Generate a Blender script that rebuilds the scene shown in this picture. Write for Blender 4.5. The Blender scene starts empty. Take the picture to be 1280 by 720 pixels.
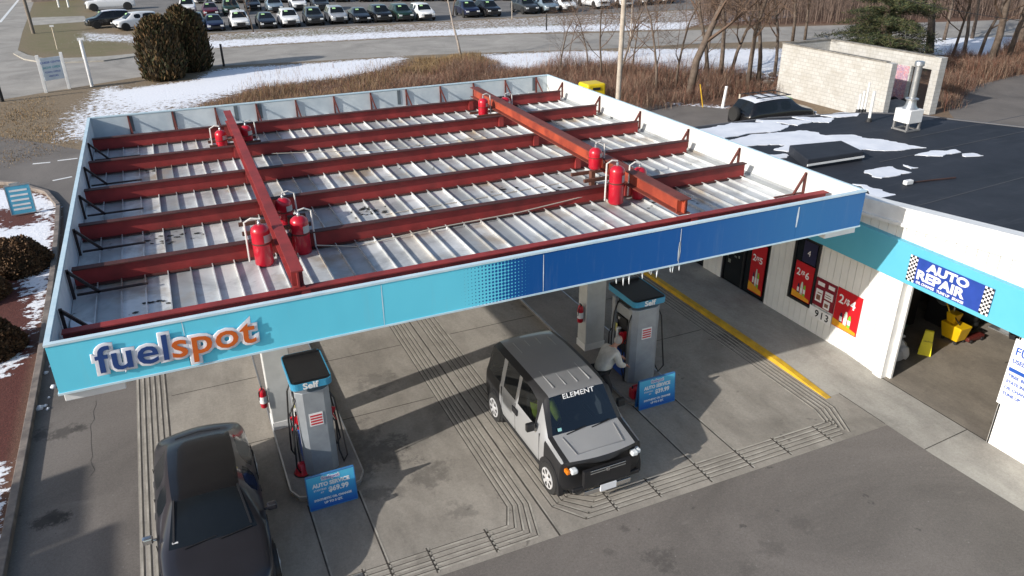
import bpy, bmesh, math, random
import numpy as np
from mathutils import Vector, Matrix
R_=math.radians
rng=random.Random(7)
S=bpy.context.scene; COL=S.collection
# ---------------------------------------------------------------- camera
F_PX=958.886
XR=Vector((0.91056132,-0.41329238,-0.00821507))
YR=Vector((0.18657467,0.39316311,0.9003403))
ZR=Vector((-0.36887392,-0.82134778,0.43510901))
CAM=Vector((0,0,10.0))
cd=bpy.data.cameras.new('camera'); cam=bpy.data.objects.new('camera',cd); COL.objects.link(cam)
cd.sensor_width=36; cd.lens=F_PX/1280*36; cd.clip_start=.1; cd.clip_end=1500
cam.matrix_world=Matrix.Translation(CAM)@Matrix((XR,YR,ZR)).transposed().to_4x4()
S.camera=cam
def at(px,py,z=0.0):
    c=Vector((px-640,360-py,-F_PX)); w=XR*c.x+YR*c.y+ZR*c.z
    t=(z-CAM.z)/w.z
    return CAM+w*t
# ---------------------------------------------------------------- light
SUN_DIR=Vector((2.2,.457,-1.0)).normalized()
EL=math.asin(-SUN_DIR.z); AZ=math.atan2(-SUN_DIR.x,-SUN_DIR.y)
W=bpy.data.worlds.new('World'); S.world=W; W.use_nodes=True
nt=W.node_tree; sky=nt.nodes.new('ShaderNodeTexSky'); sky.sky_type='NISHITA'; sky.sun_disc=False
sky.sun_elevation=EL; sky.sun_rotation=AZ; sky.air_density=1.0; sky.dust_density=1.5
nt.links.new(sky.outputs[0],nt.nodes['Background'].inputs[0]); nt.nodes['Background'].inputs[1].default_value=.118
sl=bpy.data.lights.new('sun','SUN'); so=bpy.data.objects.new('sun',sl); COL.objects.link(so)
sl.energy=3.9; sl.angle=R_(.55); sl.color=(1,.95,.88)
so.rotation_euler=SUN_DIR.to_track_quat('-Z','Y').to_euler()
S.view_settings.view_transform='Standard'; S.view_settings.look='None'
S.view_settings.exposure=0.42; S.view_settings.gamma=1
# ---------------------------------------------------------------- materials
MATS={}
def _new(name):
    m=bpy.data.materials.new(name); m.use_nodes=True; t=m.node_tree
    return m,t,t.nodes['Principled BSDF']
def _n(t,k,**kw):
    n=t.nodes.new(k)
    for a,b in kw.items():
        if a in n.inputs: n.inputs[a].default_value=b
        else: setattr(n,a,b)
    return n
def ramp(t,fac,stops,interp='LINEAR'):
    r=t.nodes.new('ShaderNodeValToRGB'); cr=r.color_ramp; cr.interpolation=interp
    while len(cr.elements)<len(stops): cr.elements.new(.5)
    for e,(p,c) in zip(cr.elements,stops):
        e.position=p; e.color=(c[0],c[1],c[2],1) if not isinstance(c,(int,float)) else (c,c,c,1)
    t.links.new(fac,r.inputs[0]); return r.outputs[0]
def mixc(t,f,a,b,mode='MIX'):
    m=t.nodes.new('ShaderNodeMix'); m.data_type='RGBA'; m.blend_type=mode
    for s,v in ((m.inputs[0],f),(m.inputs[6],a),(m.inputs[7],b)):
        if hasattr(v,'is_linked'): t.links.new(v,s)
        elif isinstance(v,(int,float)): s.default_value=v
        else: s.default_value=(v[0],v[1],v[2],1)
    return m.outputs[2]
def math_(t,op,a,b=0.0,c=None):
    m=t.nodes.new('ShaderNodeMath'); m.operation=op
    for s,v in zip(m.inputs,(a,b,c)):
        if v is None: continue
        if hasattr(v,'is_linked'): t.links.new(v,s)
        else: s.default_value=v
    return m.outputs[0]
def noise(t,vec,scale,detail=4,rough=.6,dist=0):
    n=t.nodes.new('ShaderNodeTexNoise'); n.inputs['Scale'].default_value=scale
    n.inputs['Detail'].default_value=detail; n.inputs['Roughness'].default_value=rough; n.inputs['Distortion'].default_value=dist
    t.links.new(vec,n.inputs['Vector']); return n.outputs['Fac']
def coords(t,world=True,scale=None):
    if world: v=t.nodes.new('ShaderNodeNewGeometry').outputs['Position']
    else: v=t.nodes.new('ShaderNodeTexCoord').outputs['Object']
    if scale:
        m=t.nodes.new('ShaderNodeMapping'); m.inputs['Scale'].default_value=scale; t.links.new(v,m.inputs[0]); v=m.outputs[0]
    return v
def bump(t,b,h,strength=.3,dist=.01):
    n=t.nodes.new('ShaderNodeBump'); n.inputs['Strength'].default_value=strength; n.inputs['Distance'].default_value=dist
    t.links.new(h,n.inputs['Height']); t.links.new(n.outputs[0],b.inputs['Normal'])
def mat(name,c,rough=.6,c2=None,scale=3.0,metal=0,bmp=0,coat=0,world=False,emit=0,detail=4,lo=.35,hi=.65,spec=None):
    if name in MATS: return MATS[name]
    m,t,b=_new(name); b.inputs['Roughness'].default_value=rough; b.inputs['Metallic'].default_value=metal
    b.inputs['Coat Weight'].default_value=coat
    if spec is not None: b.inputs['Specular IOR Level'].default_value=spec
    if c2 is None: c2=tuple(x*.86 for x in c)
    v=coords(t,world); f=noise(t,v,scale,detail)
    t.links.new(ramp(t,f,[(lo,c2),(hi,c)]),b.inputs['Base Color'])
    if bmp: bump(t,b,noise(t,v,scale*6,5),bmp)
    MATS[name]=m; return m
def blot(t,col,v,spots_,dark=(.035,.032,.03)):
    nz=noise(t,v,3.2,6,.65); nz2=noise(t,v,9,4,.7)
    for x,y,r,st_ in spots_:
        d=t.nodes.new('ShaderNodeVectorMath'); d.operation='DISTANCE'; t.links.new(v,d.inputs[0]); d.inputs[1].default_value=(x,y,.01)
        e=math_(t,'ADD',math_(t,'DIVIDE',d.outputs['Value'],r),math_(t,'MULTIPLY',math_(t,'SUBTRACT',nz,.5),3.2))
        e=math_(t,'ADD',e,math_(t,'MULTIPLY',math_(t,'SUBTRACT',nz2,.5),1.6))
        col=mixc(t,math_(t,'MULTIPLY',ramp(t,e,[(.45,1),(1.0,0)]),st_),col,dark)
    return col
def m_concrete(name,c,c2,spots=True,spd=.5,marks=()):
    m,t,b=_new(name); v=coords(t)
    f=noise(t,v,.45,8,.62,.6); col=ramp(t,f,[(.3,c2),(.52,c),(.75,tuple(x*1.12 for x in c))])
    f2=noise(t,coords(t,True,(1,.35,1)),1.3,8,.7); col=mixc(t,ramp(t,f2,[(.45,0),(.72,.55)]),col,tuple(x*.62 for x in c2))
    g2=noise(t,v,16,4,.75); col=mixc(t,.3,col,ramp(t,g2,[(.3,.32),(.7,.68)]),'OVERLAY')
    fine=noise(t,v,60,3,.7); col=mixc(t,.35,col,ramp(t,fine,[(.3,.35),(.7,.65)]),'OVERLAY')
    if spots:
        f3=noise(t,v,2.6,5,.6,.4); f4=noise(t,v,.33,2)
        k=math_(t,'MULTIPLY',ramp(t,f3,[(.63,0),(.68,1)]),ramp(t,f4,[(.48,0),(.6,1)]))
        col=mixc(t,math_(t,'MULTIPLY',k,spd),col,(.05,.045,.04))
    col=blot(t,col,v,marks)
    t.links.new(col,b.inputs['Base Color']); b.inputs['Roughness'].default_value=.85
    bump(t,b,fine,.15,.004); MATS[name]=m; return m
def m_asphalt(name,c,marks=()):
    m,t,b=_new(name); v=coords(t)
    f=noise(t,v,.25,8,.65,.8); col=ramp(t,f,[(.3,tuple(x*.72 for x in c)),(.5,c),(.72,tuple(x*1.3 for x in c))])
    g=noise(t,v,90,2,.8); col=mixc(t,.5,col,ramp(t,g,[(.3,.3),(.72,.72)]),'OVERLAY')
    g2=noise(t,v,22,3,.75); col=mixc(t,.35,col,ramp(t,g2,[(.3,.3),(.7,.7)]),'OVERLAY')
    vo=t.nodes.new('ShaderNodeTexVoronoi'); vo.inputs['Scale'].default_value=3.5; t.links.new(v,vo.inputs['Vector']); col=mixc(t,ramp(t,vo.outputs['Distance'],[(.0,.55),(.035,.5),(.05,0)]),col,(.32,.31,.29))
    f3=noise(t,v,1.9,6,.55); k=ramp(t,f3,[(.68,0),(.71,.55)]); col=mixc(t,k,col,(.04,.04,.038))
    f5=noise(t,coords(t,True,(.35,1,1)),2.2,7,.7,.3); col=mixc(t,ramp(t,f5,[(.6,0),(.75,.35)]),col,tuple(x*1.9 for x in c))
    col=blot(t,col,v,marks)
    t.links.new(col,b.inputs['Base Color']); b.inputs['Roughness'].default_value=.9
    bump(t,b,g,.3,.004); MATS[name]=m; return m
CONC=m_concrete('concrete',(.315,.288,.25),(.215,.195,.168),marks=[tuple(at(*p)[:2])+(r,s*.68) for p,r,s in (((472,478),.55,.5),((545,412),.25,.3),((540,595),.45,.6),((500,615),.2,.5),((480,565),.6,.45),((560,510),.5,.3),((470,618),.3,.6),((682,378),.9,.6),((914,426),.45,.85),((450,565),1.0,.55),((860,500),.8,.2),((575,640),.3,.5),((700,440),1.2,.45),((640,445),.9,.3))])
CONC2=m_concrete('walk_concrete',(.38,.36,.32),(.28,.26,.23),True,.25)
ASPH=m_asphalt('asphalt',(.150,.134,.121),marks=[tuple(at(*p)[:2])+(r,s) for p,r,s in (((62,650),.32,.85),((72,652),.22,.85),((50,543),.3,.6),((80,540),.3,.6),((100,536),.2,.6),((825,700),.32,.45),((780,660),.12,.4),((1000,655),.25,.2),((965,685),.25,.22),((930,710),.25,.22),((760,690),.15,.3))])
ROAD=m_asphalt('road_asphalt',(.31,.29,.262))
LOT=m_asphalt('lot_asphalt',(.17,.16,.15))
# ---------------------------------------------------------------- mesh helpers
def tag(o,label=None,cat=None,group=None,kind=None):
    if label: o['label']=label
    if cat: o['category']=cat
    if group: o['group']=group
    if kind: o['kind']=kind
    return o
def empty(name,loc=(0,0,0),rz=0,label=None,cat=None,group=None):
    o=bpy.data.objects.new(name,None); o.empty_display_size=.2; COL.objects.link(o); o.location=loc; o.rotation_euler=(0,0,rz)
    return tag(o,label,cat,group)
def worldoff(p):
    v=Vector((0,0,0))
    while p is not None: v+=p.location; p=p.parent
    return v
class MB:
    def __init__(s): s.v=[]; s.f=[]; s.mi=[]; s.cur=0; s.xf=None
    def add(s,vs,fs):
        n=len(s.v)
        for p in vs:
            p=Vector(p)
            s.v.append(s.xf@p if s.xf else p)
        for f in fs: s.f.append([i+n for i in f]); s.mi.append(s.cur)
        return s
    def box(s,x0,x1,y0,y1,z0,z1):
        if x0>x1:x0,x1=x1,x0
        if y0>y1:y0,y1=y1,y0
        if z0>z1:z0,z1=z1,z0
        return s.add([(x0,y0,z0),(x1,y0,z0),(x1,y1,z0),(x0,y1,z0),(x0,y0,z1),(x1,y0,z1),(x1,y1,z1),(x0,y1,z1)],
            [(3,2,1,0),(4,5,6,7),(0,1,5,4),(1,2,6,5),(2,3,7,6),(3,0,4,7)])
    def bar(s,p,q,w,h=None,up=(0,0,1)):
        p=Vector(p);q=Vector(q);h=h or w;d=(q-p).normalized();up=Vector(up)
        if abs(d.dot(up))>.95: up=Vector((0,1,0))
        a=d.cross(up).normalized()*w/2;b=a.cross(d).normalized()*h/2
        return s.add([p-a-b,p+a-b,p+a+b,p-a+b,q-a-b,q+a-b,q+a+b,q-a+b],[(3,2,1,0),(4,5,6,7),(0,1,5,4),(1,2,6,5),(2,3,7,6),(3,0,4,7)])
    def tube(s,pts,rs,n=8,caps=True):
        pts=[Vector(p) for p in pts]
        if not hasattr(rs,'__len__'): rs=[rs]*len(pts)
        vs=[];fs=[];prev=None
        for i,p in enumerate(pts):
            d=(pts[min(i+1,len(pts)-1)]-pts[max(i-1,0)]).normalized()
            if prev is None: u=d.orthogonal().normalized()
            else:
                u=prev-d*prev.dot(d); u=u.normalized() if u.length>1e-6 else d.orthogonal().normalized()
            prev=u; w=d.cross(u)
            for k in range(n):
                a=2*math.pi*k/n; vs.append(p+(u*math.cos(a)+w*math.sin(a))*rs[i])
        for i in range(len(pts)-1):
            for k in range(n): fs.append((i*n+k,i*n+(k+1)%n,(i+1)*n+(k+1)%n,(i+1)*n+k))
        if caps: fs.append(tuple(range(n))[::-1]); fs.append(tuple(range((len(pts)-1)*n,len(pts)*n)))
        return s.add(vs,fs)
    def lathe(s,prof,c=(0,0,0),n=16,axis='z'):
        vs=[];fs=[];c=Vector(c)
        for r,z in prof:
            for k in range(n):
                a=2*math.pi*k/n; x,y=r*math.cos(a),r*math.sin(a)
                vs.append(c+Vector((x,y,z) if axis=='z' else ((z,x,y) if axis=='x' else (y,z,x))))
        m=len(prof)
        for i in range(m-1):
            for k in range(n): fs.append((i*n+k,i*n+(k+1)%n,(i+1)*n+(k+1)%n,(i+1)*n+k))
        fs.append(tuple(range(n))[::-1]); fs.append(tuple(range((m-1)*n,m*n)))
        return s.add(vs,fs)
    def prism(s,poly,z0,z1):
        n=len(poly); vs=[(p[0],p[1],z0) for p in poly]+[(p[0],p[1],z1) for p in poly]
        a=sum(poly[i][0]*poly[(i+1)%n][1]-poly[(i+1)%n][0]*poly[i][1] for i in range(n))
        fs=[tuple(range(n))[::-1],tuple(range(n,2*n))]+[(i,(i+1)%n,(i+1)%n+n,i+n) for i in range(n)]
        if a<0: fs=[f[::-1] for f in fs]
        return s.add(vs,fs)
    def sheet(s,poly,z):
        n=len(poly); a=sum(poly[i][0]*poly[(i+1)%n][1]-poly[(i+1)%n][0]*poly[i][1] for i in range(n))
        f=tuple(range(n)); 
        return s.add([(p[0],p[1],z) for p in poly],[f if a>0 else f[::-1]])
    def build(s,name,m,parent=None,world=True,smooth=False,bevel=0,seg=2):
        me=bpy.data.meshes.new(name); off=worldoff(parent) if (parent and world) else Vector((0,0,0))
        me.from_pydata([tuple(p-off) for p in s.v],[],s.f)
        ms=m if isinstance(m,(list,tuple)) else [m]
        for x in ms: me.materials.append(x)
        if len(ms)>1: me.polygons.foreach_set('material_index',s.mi)
        if smooth: me.shade_smooth() if smooth is True else me.shade_auto_smooth(angle=smooth) if hasattr(me,'shade_auto_smooth') else me.shade_smooth()
        me.update(); o=bpy.data.objects.new(name,me); COL.objects.link(o)
        if smooth not in (True,False,0):
            for e in me.edges: pass
            me.set_sharp_from_angle(angle=smooth)
        if parent: o.parent=parent
        if bevel:
            b=o.modifiers.new('bevel','BEVEL'); b.width=bevel; b.segments=seg; b.limit_method='ANGLE'; b.angle_limit=R_(40)
        return o
def frame(o,x,y):
    x=Vector(x).normalized();y=Vector(y).normalized();z=x.cross(y)
    return Matrix.Translation(Vector(o))@Matrix((x,y,z)).transposed().to_4x4()
def text(name,s,size,m,xf,parent=None,ext=.004,off=0.0,align='LEFT',sx=1.0,shear=0,thick=0,space=1.0,bev=0):
    c=bpy.data.curves.new('t','FONT'); c.body=s; c.size=size; c.extrude=ext; c.offset=off; c.align_x=align; c.shear=shear; c.space_character=space; c.resolution_u=3; c.bevel_depth=bev; c.bevel_resolution=2
    o=bpy.data.objects.new('t',c); COL.objects.link(o); bpy.context.view_layer.update()
    me=bpy.data.meshes.new_from_object(o.evaluated_get(bpy.context.evaluated_depsgraph_get()))
    bpy.data.objects.remove(o); bpy.data.curves.remove(c)
    pre=Matrix.Diagonal((sx,1,.12 if bev else 1,1)); M=Matrix.Translation(-worldoff(parent))@xf@pre if parent else xf@pre
    me.transform(M); me.materials.clear(); me.materials.append(m); me.name=name
    r=bpy.data.objects.new(name,me); COL.objects.link(r)
    if parent: r.parent=parent
    return r
def copy_tree(o,parent=None):
    c=o.copy(); COL.objects.link(c); c.parent=parent
    for ch in list(o.children): copy_tree(ch,c)
    return c
# palette
WHITE=mat('white_paint',(.8,.8,.79),.5,(.69,.69,.68),2)
TRIMW=mat('trim_white',(.82,.82,.8),.45,(.7,.7,.69),3)
RED=mat('red_oxide_steel',(.33,.034,.032),.65,(.20,.024,.022),2.2,bmp=.1,detail=6)
REDSUN=mat('sunlit_red_steel',(.38,.066,.03),.6,(.22,.035,.02),1.6,bmp=.1,detail=7,lo=.4,hi=.6)  # red steel with the right beam's sunlit orange put into its colour
BLACK=mat('black_plastic',(.018,.018,.02),.45)
RUB=mat('rubber',(.02,.02,.02),.8)
STEEL=mat('galvanised_steel',(.5,.51,.52),.38,(.36,.37,.38),5,metal=.75)
CHROME=mat('chrome',(.75,.75,.76),.18,metal=1)
TURQ=mat('turquoise_panel',(.12,.45,.60),.4,(.10,.42,.56),.6,spec=.3)
SNOW=mat('snow',(.82,.84,.88),.7,(.68,.71,.77),1.5,bmp=.5,detail=8,world=True)
GLASS=mat('dark_glass',(.010,.013,.016),.1,spec=.4)
REDP=mat('red_poster',(.55,.012,.02),.4)
BLUEP=mat('blue_print',(.02,.09,.42),.4)
WPRINT=mat('white_print',(.85,.85,.85),.5)
BPRINT=mat('black_print',(.015,.015,.02),.5)
YEL=mat('yellow_paint',(.72,.44,.02),.6,(.5,.3,.03),3,world=True,detail=8)
# ================================================================ GROUND
def pin(poly,X,Y):
    ins=np.zeros(X.shape,bool); d2=np.full(X.shape,1e9); n=len(poly)
    for i in range(n):
        x0,y0=poly[i];x1,y1=poly[(i+1)%n]
        c=((y0>Y)!=(y1>Y))&(X<(x1-x0)*(Y-y0)/((y1-y0) if y1!=y0 else 1e-9)+x0); ins^=c
        dx,dy=x1-x0,y1-y0; L=dx*dx+dy*dy+1e-9; t=np.clip(((X-x0)*dx+(Y-y0)*dy)/L,0,1)
        d2=np.minimum(d2,(X-x0-t*dx)**2+(Y-y0-t*dy)**2)
    return np.where(ins,1,-1)*np.sqrt(d2)
def wp(L,z=0): return [tuple(at(x,y,z)[:2]) for x,y in L]
xs=np.concatenate([[-700,-300,-120,-60,-35],np.arange(-20,78,.4),[90,120,200,400,800]])
ys=np.concatenate([[-300,-100,-30,0],np.arange(8,30,.3),np.arange(30,100,.5),np.arange(100,150,2.),[180,260,500,1100]])
GX,GY=np.meshgrid(xs,ys)
def fld(base,items):
    a=np.full(GX.shape,float(base))
    for poly,val,w in items:
        sd=pin(poly,GX,GY); k=np.clip(.5+sd/w,0,1); a=a*(1-k)+val*k
    return a
snow=fld(0,[
 (wp([(50,182),(70,145),(115,114),(200,98),(262,86),(400,78),(515,68),(500,88),(430,100),(330,112),(262,132),(115,178)]),.66,3.0),
 (wp([(130,112),(262,90),(400,80),(490,74),(420,94),(300,108),(180,128)]),1.0,3),
 (wp([(585,68),(745,62),(800,66),(790,84),(700,84),(600,92),(570,86)]),.85,2.5),
 (wp([(780,60),(990,60),(990,100),(900,98),(850,92),(780,84)]),.85,3),
 (wp([(1150,42),(1300,30),(1300,60),(1250,78),(1150,66)]),.9,3),
 (wp([(100,38),(165,44),(260,42),(400,34),(640,22),(860,12),(1000,12),(1000,22),(860,34),(640,41),(500,46),(330,55),(260,61),(170,60),(105,50)]),.50,2.0),
 (wp([(165,52),(260,52),(400,44),(640,34),(860,28),(860,37),(640,42),(500,47),(330,56),(260,61),(175,60)]),.74,1.6),
 (wp([(180,58),(120,70),(60,60),(30,30),(30,20),(100,5),(105,40)]),.22,3),
 (wp([(100,40),(175,44),(175,52),(100,52)]),.6,2),
 (wp([(790,136),(905,152),(925,132),(830,126)]),.62,1.5),
 (wp([(190,80),(262,88),(245,100),(150,112)]),.1,2),
 (wp([(-80,240),(30,235),(75,252),(66,330),(58,400),(44,440),(20,330),(-40,330)]),.95,1.0),
 (wp([(-80,430),(10,430),(32,450),(10,475),(-60,480)]),.75,.8),
 (wp([(-90,560),(20,575),(8,660),(2,720),(-90,720)]),.72,.6),
 (wp([(-10,262),(40,258),(55,275),(20,285),(-10,285)]),.2,.8),
])
leaf=fld(0,[
 (wp([(235,132),(330,106),(430,94),(505,76),(600,84),(660,88),(745,78),(860,88),(990,100),(1000,150),(640,110)]),1.0,3),
 (wp([(900,112),(990,105),(1100,150),(1180,150),(1205,120),(1300,95),(1300,60),(1180,70),(1050,90),(960,100)]),.75,3),
 (wp([(880,-40),(1400,-40),(1400,30),(1050,32),(860,34)]),1.0,4),
])
mulch=fld(0,[([(-4,0),(-4,28.5),(-4.4,33),(-5,35),(-8,38),(-60,38),(-60,0)],1.0,.4)])
green=fld(0,[(wp([(180,58),(120,72),(40,66),(25,60),(40,5),(105,-5),(105,40)]),.7,3),(wp([(880,10),(950,12),(950,34),(880,36)]),.8,4),
 (wp([(560,36),(700,30),(700,36),(560,42)]),.7,2),(wp([(290,44),(480,34),(480,38),(290,50)]),.7,2)])
nv=GX.size; ny,nx=GX.shape
me=bpy.data.meshes.new('ground')
idx=np.arange(nv).reshape(ny,nx)
q=np.stack([idx[:-1,:-1],idx[:-1,1:],idx[1:,1:],idx[1:,:-1]],-1).reshape(-1,4)
me.from_pydata(np.stack([GX.ravel(),GY.ravel(),np.zeros(nv)],-1).tolist(),[],q.tolist())
for nm,a in (('snow_amt',snow),('leaf_amt',leaf),('mulch_amt',mulch),('green_amt',green)):
    at_=me.attributes.new(nm,'FLOAT','POINT'); at_.data.foreach_set('value',a.ravel().astype(np.float32))
m,t,b=_new('winter_ground'); v=coords(t)
def A(n):
    k=t.nodes.new('ShaderNodeAttribute'); k.attribute_name=n; return k.outputs['Fac']
n1=noise(t,v,.9,10,.68,.3); n2=noise(t,v,6,6,.7); n3=noise(t,v,.25,4)
base=ramp(t,n2,[(.3,(.14,.105,.065)),(.6,(.24,.18,.115)),(.8,(.33,.26,.17))])
base=mixc(t,math_(t,'MULTIPLY',A('green_amt'),ramp(t,n1,[(.3,.3),(.6,1)])),base,(.13,.13,.05))
base=mixc(t,A('leaf_amt'),base,ramp(t,n2,[(.3,(.07,.035,.022)),(.6,(.16,.08,.045)),(.78,(.27,.17,.1))]))
base=mixc(t,A('mulch_amt'),base,ramp(t,noise(t,v,25,4,.7),[(.3,(.045,.012,.01)),(.65,(.13,.035,.025))]))
n4=noise(t,coords(t,True,(.55,1.3,1)),1.6,10,.72,.5); n5=noise(t,coords(t,True,(.8,1.1,1)),4.5,8,.7,.3)
sm=math_(t,'ADD',A('snow_amt'),math_(t,'MULTIPLY',math_(t,'SUBTRACT',n4,.5),.9)); sm=math_(t,'ADD',sm,math_(t,'MULTIPLY',math_(t,'SUBTRACT',n5,.5),1.9))
sf=ramp(t,sm,[(.52,0),(.60,1)])
col=mixc(t,sf,base,ramp(t,n2,[(.3,(.74,.77,.84)),(.7,(.86,.87,.90))]))
t.links.new(col,b.inputs['Base Color']); b.inputs['Roughness'].default_value=.9
bump(t,b,math_(t,'ADD',n2,math_(t,'MULTIPLY',sf,.8)),.6,.05)
me.materials.append(m); g=bpy.data.objects.new('ground',me); COL.objects.link(g); tag(g,kind='structure')
def struct(name,mb,m,**k): return tag(mb.build(name,m,**k),kind='structure')
def roughen(poly,step=1.2,j=.15):
    out=[];n=len(poly)
    for i in range(n):
        a=Vector(poly[i][:2]);c=Vector(poly[(i+1)%n][:2]);k=max(1,min(40,int((c-a).length/step)))
        for q_ in range(k):
            p=a.lerp(c,q_/k); out.append((p.x+rng.uniform(-j,j),p.y+rng.uniform(-j,j)))
    return out
struct('asphalt_lot',MB().sheet([(-3.95,-15),(-3.95,28),(-4.3,33),(-5,35.3),(-8,38.3),(-40,38.3),(-40,47.5),(-8,46.6),(-5.7,44.0),(-3.8,41.5),(-1,40),(22,38.5),(25.8,38.6),(28.5,36.2),(31,33),(34.4,28.9),(38.8,27.8),(39.6,28.7),(42.5,31.5),(46,33),(53.6,34.5),(75,33),(75,-15)],.004),ASPH)
low=[(-200,135),(0,125),(60,115),(170,97),(260,83),(400,76),(500,70),(600,66),(740,62),(860,55),(1000,51),(1100,49),(1400,44)]
up=[(1400,20),(1100,30),(960,34),(860,38),(760,41),(640,43),(500,48),(330,57),(260,62),(130,72),(60,75),(35,72),(22,64),(28,40),(47,-10),(-40,-30),(-200,-10)]
struct('road',MB().sheet(wp(low+up),.004),ROAD)
mk=MB()
for a,c in (((41,205),(63,203)),((66,226),(90,221)),((72,201),(97,198))):
    p,q_=at(*a),at(*c); mk.bar((p.x,p.y,.007),(q_.x,q_.y,.007),.14,.006)
p,q_=at(0,28),at(23,0); mk.bar((p.x,p.y,.007),(q_.x,q_.y,.007),.3,.006)
struct('lane_marking',mk,TRIMW)
# sidewalk along far road corner and walk across the grass
struct('sidewalk',MB().prism(wp([(22,64),(35,70),(60,75),(130,72),(172,68),(172,71),(130,77),(60,80),(30,75),(17,68)]),0,.1),CONC2)
struct('path',MB().sheet(wp([(40,22),(105,20),(110,27),(38,32)]),.008),CONC2)
struct('parking_lot',MB().sheet(roughen(wp([(105,5),(160,36),(260,42),(400,34),(640,22),(860,12),(1000,6),(1000,-20),(100,-25)]),3,.3),.004),LOT)
# concrete fuelling apron
FR=9.2
struct('concrete_apron',MB().sheet([(-1.85,5),(-1.2,5),(-1.2,FR),(1.5,FR+.03),(5,FR),(9,FR-.04),(13,FR-.06),(13.0,10.5),(12.6,10.5),(12.6,24),(-1.85,24)],.008),CONC)
struct('bay_apron',MB().sheet([(13.0,9.14),(13.02,8.0),(13.12,6.1),(13.2,0),(14.42,0),(14.42,10.62),(12.6,10.62),(12.6,10.5),(13.0,10.5)],.010),CONC2)
wk=MB(); wk.add([(12.72,10.6,.012),(14.42,10.6,.012),(14.42,11.7,.11),(12.72,12.1,.11),(14.42,23,.11),(12.72,23,.11),(12.72,23,0),(12.72,12.1,0),(12.72,10.6,0)],[(0,1,2,3),(3,2,4,5),(8,0,3,7),(7,3,5,6)]); struct('walkway',wk,CONC2)
ky=MB(); ky.add([(12.56,10.45,.0),(12.70,10.45,.0),(12.56,10.45,.02),(12.70,10.45,.02),(12.56,12.1,0),(12.71,12.1,0),(12.565,12.1,.115),(12.71,12.1,.12),(12.56,23,0),(12.71,23,0),(12.565,23,.115),(12.71,23,.12)],[(0,1,3,2),(2,3,7,6),(6,7,11,10),(0,2,6,4),(4,6,10,8),(1,5,7,3),(5,9,11,7)]); struct('kerb_yellow',ky,YEL)
# expansion grooves cut in the slab: dark dirt lines with worn pale lips
gd=MB(); gl=MB()
def groove(pts,w=.018,lip=True):
    for a,c in zip(pts[:-1],pts[1:]):
        gd.bar((a[0],a[1],.0115),(c[0],c[1],.0115),w,.003)
        if lip:
            d=Vector((c[0]-a[0],c[1]-a[1],0)).normalized(); nrm=Vector((-d.y,d.x,0))*.03
            gl.bar((a[0]+nrm.x,a[1]+nrm.y,.0105),(c[0]+nrm.x,c[1]+nrm.y,.0105),.034,.003)
for i in range(6): groove([(-1.78+i*.115,5),(-1.78+i*.115,23.9)],.03 if i==5 else .022)
cs=[9.36,9.47,9.58,9.70,9.82]
for i in range(5):
    x=4.47+i*.1
    groove([(x,23.9),(x,10.28-.02*i),(x-.20,cs[4-i]+.02)]); groove([(x-.20,cs[4-i]+.02),(1.9,cs[4-i]+.04),(.3,cs[4-i]+.06)],.010)
    x2=5.24+i*.12; groove([(x2,23.9),(x2,10.02-.10+i*.04),(x2+.42,cs[i])]); groove([(x2+.42,cs[i]),(11.9+.05*i,cs[i]-.06)],.010)
    x3=12.04+i*.11; groove([(11.9+.05*i,cs[4-i]-.06),(x3,10.25-.03*i),(x3,20)],.012)
groove([(5.03,23.9),(5.03,FR)],.035)
for x in (1.07,2.03,8.4,9.42): groove([(x,12.2 if x>5 else 11.9),(x,FR+.02)],.03)
for x,(y0,y1) in {2.75:(9.3,9.92),3.85:(9.3,9.92),6.3:(9.3,9.88),7.25:(9.28,9.88),10.4:(9.22,9.85),11.5:(9.22,9.8),1.6:(9.3,9.92)}.items(): groove([(x,y1),(x,y0)],.025)
for y in (17.0,14.35): groove([(-1.1,y),(4.45,y)],.014,False); groove([(5.8,y),(12.0,y)],.014,False)
groove([(14.4,8.3),(13.02,8.2)],.02,False); groove([(14.42,10.56),(14.42,5)],.025,False); groove([(13.0,10.5),(13.0,9.2)],.015,False)
struct('slab_grooves',gd,mat('groove_dirt',(.075,.066,.056),.9,(.035,.03,.027),3,world=True,detail=8)); struct('slab_lips',gl,mat('worn_lip',(.45,.42,.365),.9,(.27,.25,.215),2.5,world=True,detail=8))
ckm=MB()
for pts in ([(120,500),(112,560),(118,600)],):
    P=[at(*p) for p in pts]; fine_=[]
    for a,c in zip(P[:-1],P[1:]):
        for k in range(7): q=a.lerp(c,k/7); fine_.append((q.x+rng.gauss(0,.025),q.y+rng.gauss(0,.025)))
    for a,c in zip(fine_[:-1],fine_[1:]): ckm.bar((a[0],a[1],.006),(c[0],c[1],.006),rng.uniform(.005,.012),.002)
struct('asphalt_cracks',ckm,mat('crack_dark',(.05,.046,.042),.95,(.09,.085,.078),4,world=True))
# kerb round the planting bed
kb=MB(); pts=[(-4.0,8),(-4.0,16),(-4.02,20),(-4.15,26),(-4.3,30),(-4.45,33),(-5.0,35.0),(-6.2,36.8),(-8,38.2),(-14,38.4)]
for a,c in zip(pts[:-1],pts[1:]): kb.bar((a[0],a[1],.07),(c[0],c[1],.07),.16,.16)
struct('kerb',kb,mat('granite_kerb',(.26,.22,.19),.8,(.13,.11,.10),3,world=True),bevel=.015)
# ================================================================ CANOPY
ZD=4.40
ZT,ZB,FX0,FX1,FY0,FY1=5.0,4.23,-2.02,12.54,10.49,24.66
can=empty('fuel_canopy',(5.3,17.5,0),0,'large red steel and turquoise fascia fuel canopy, open on top, over the pumps','canopy')
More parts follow.
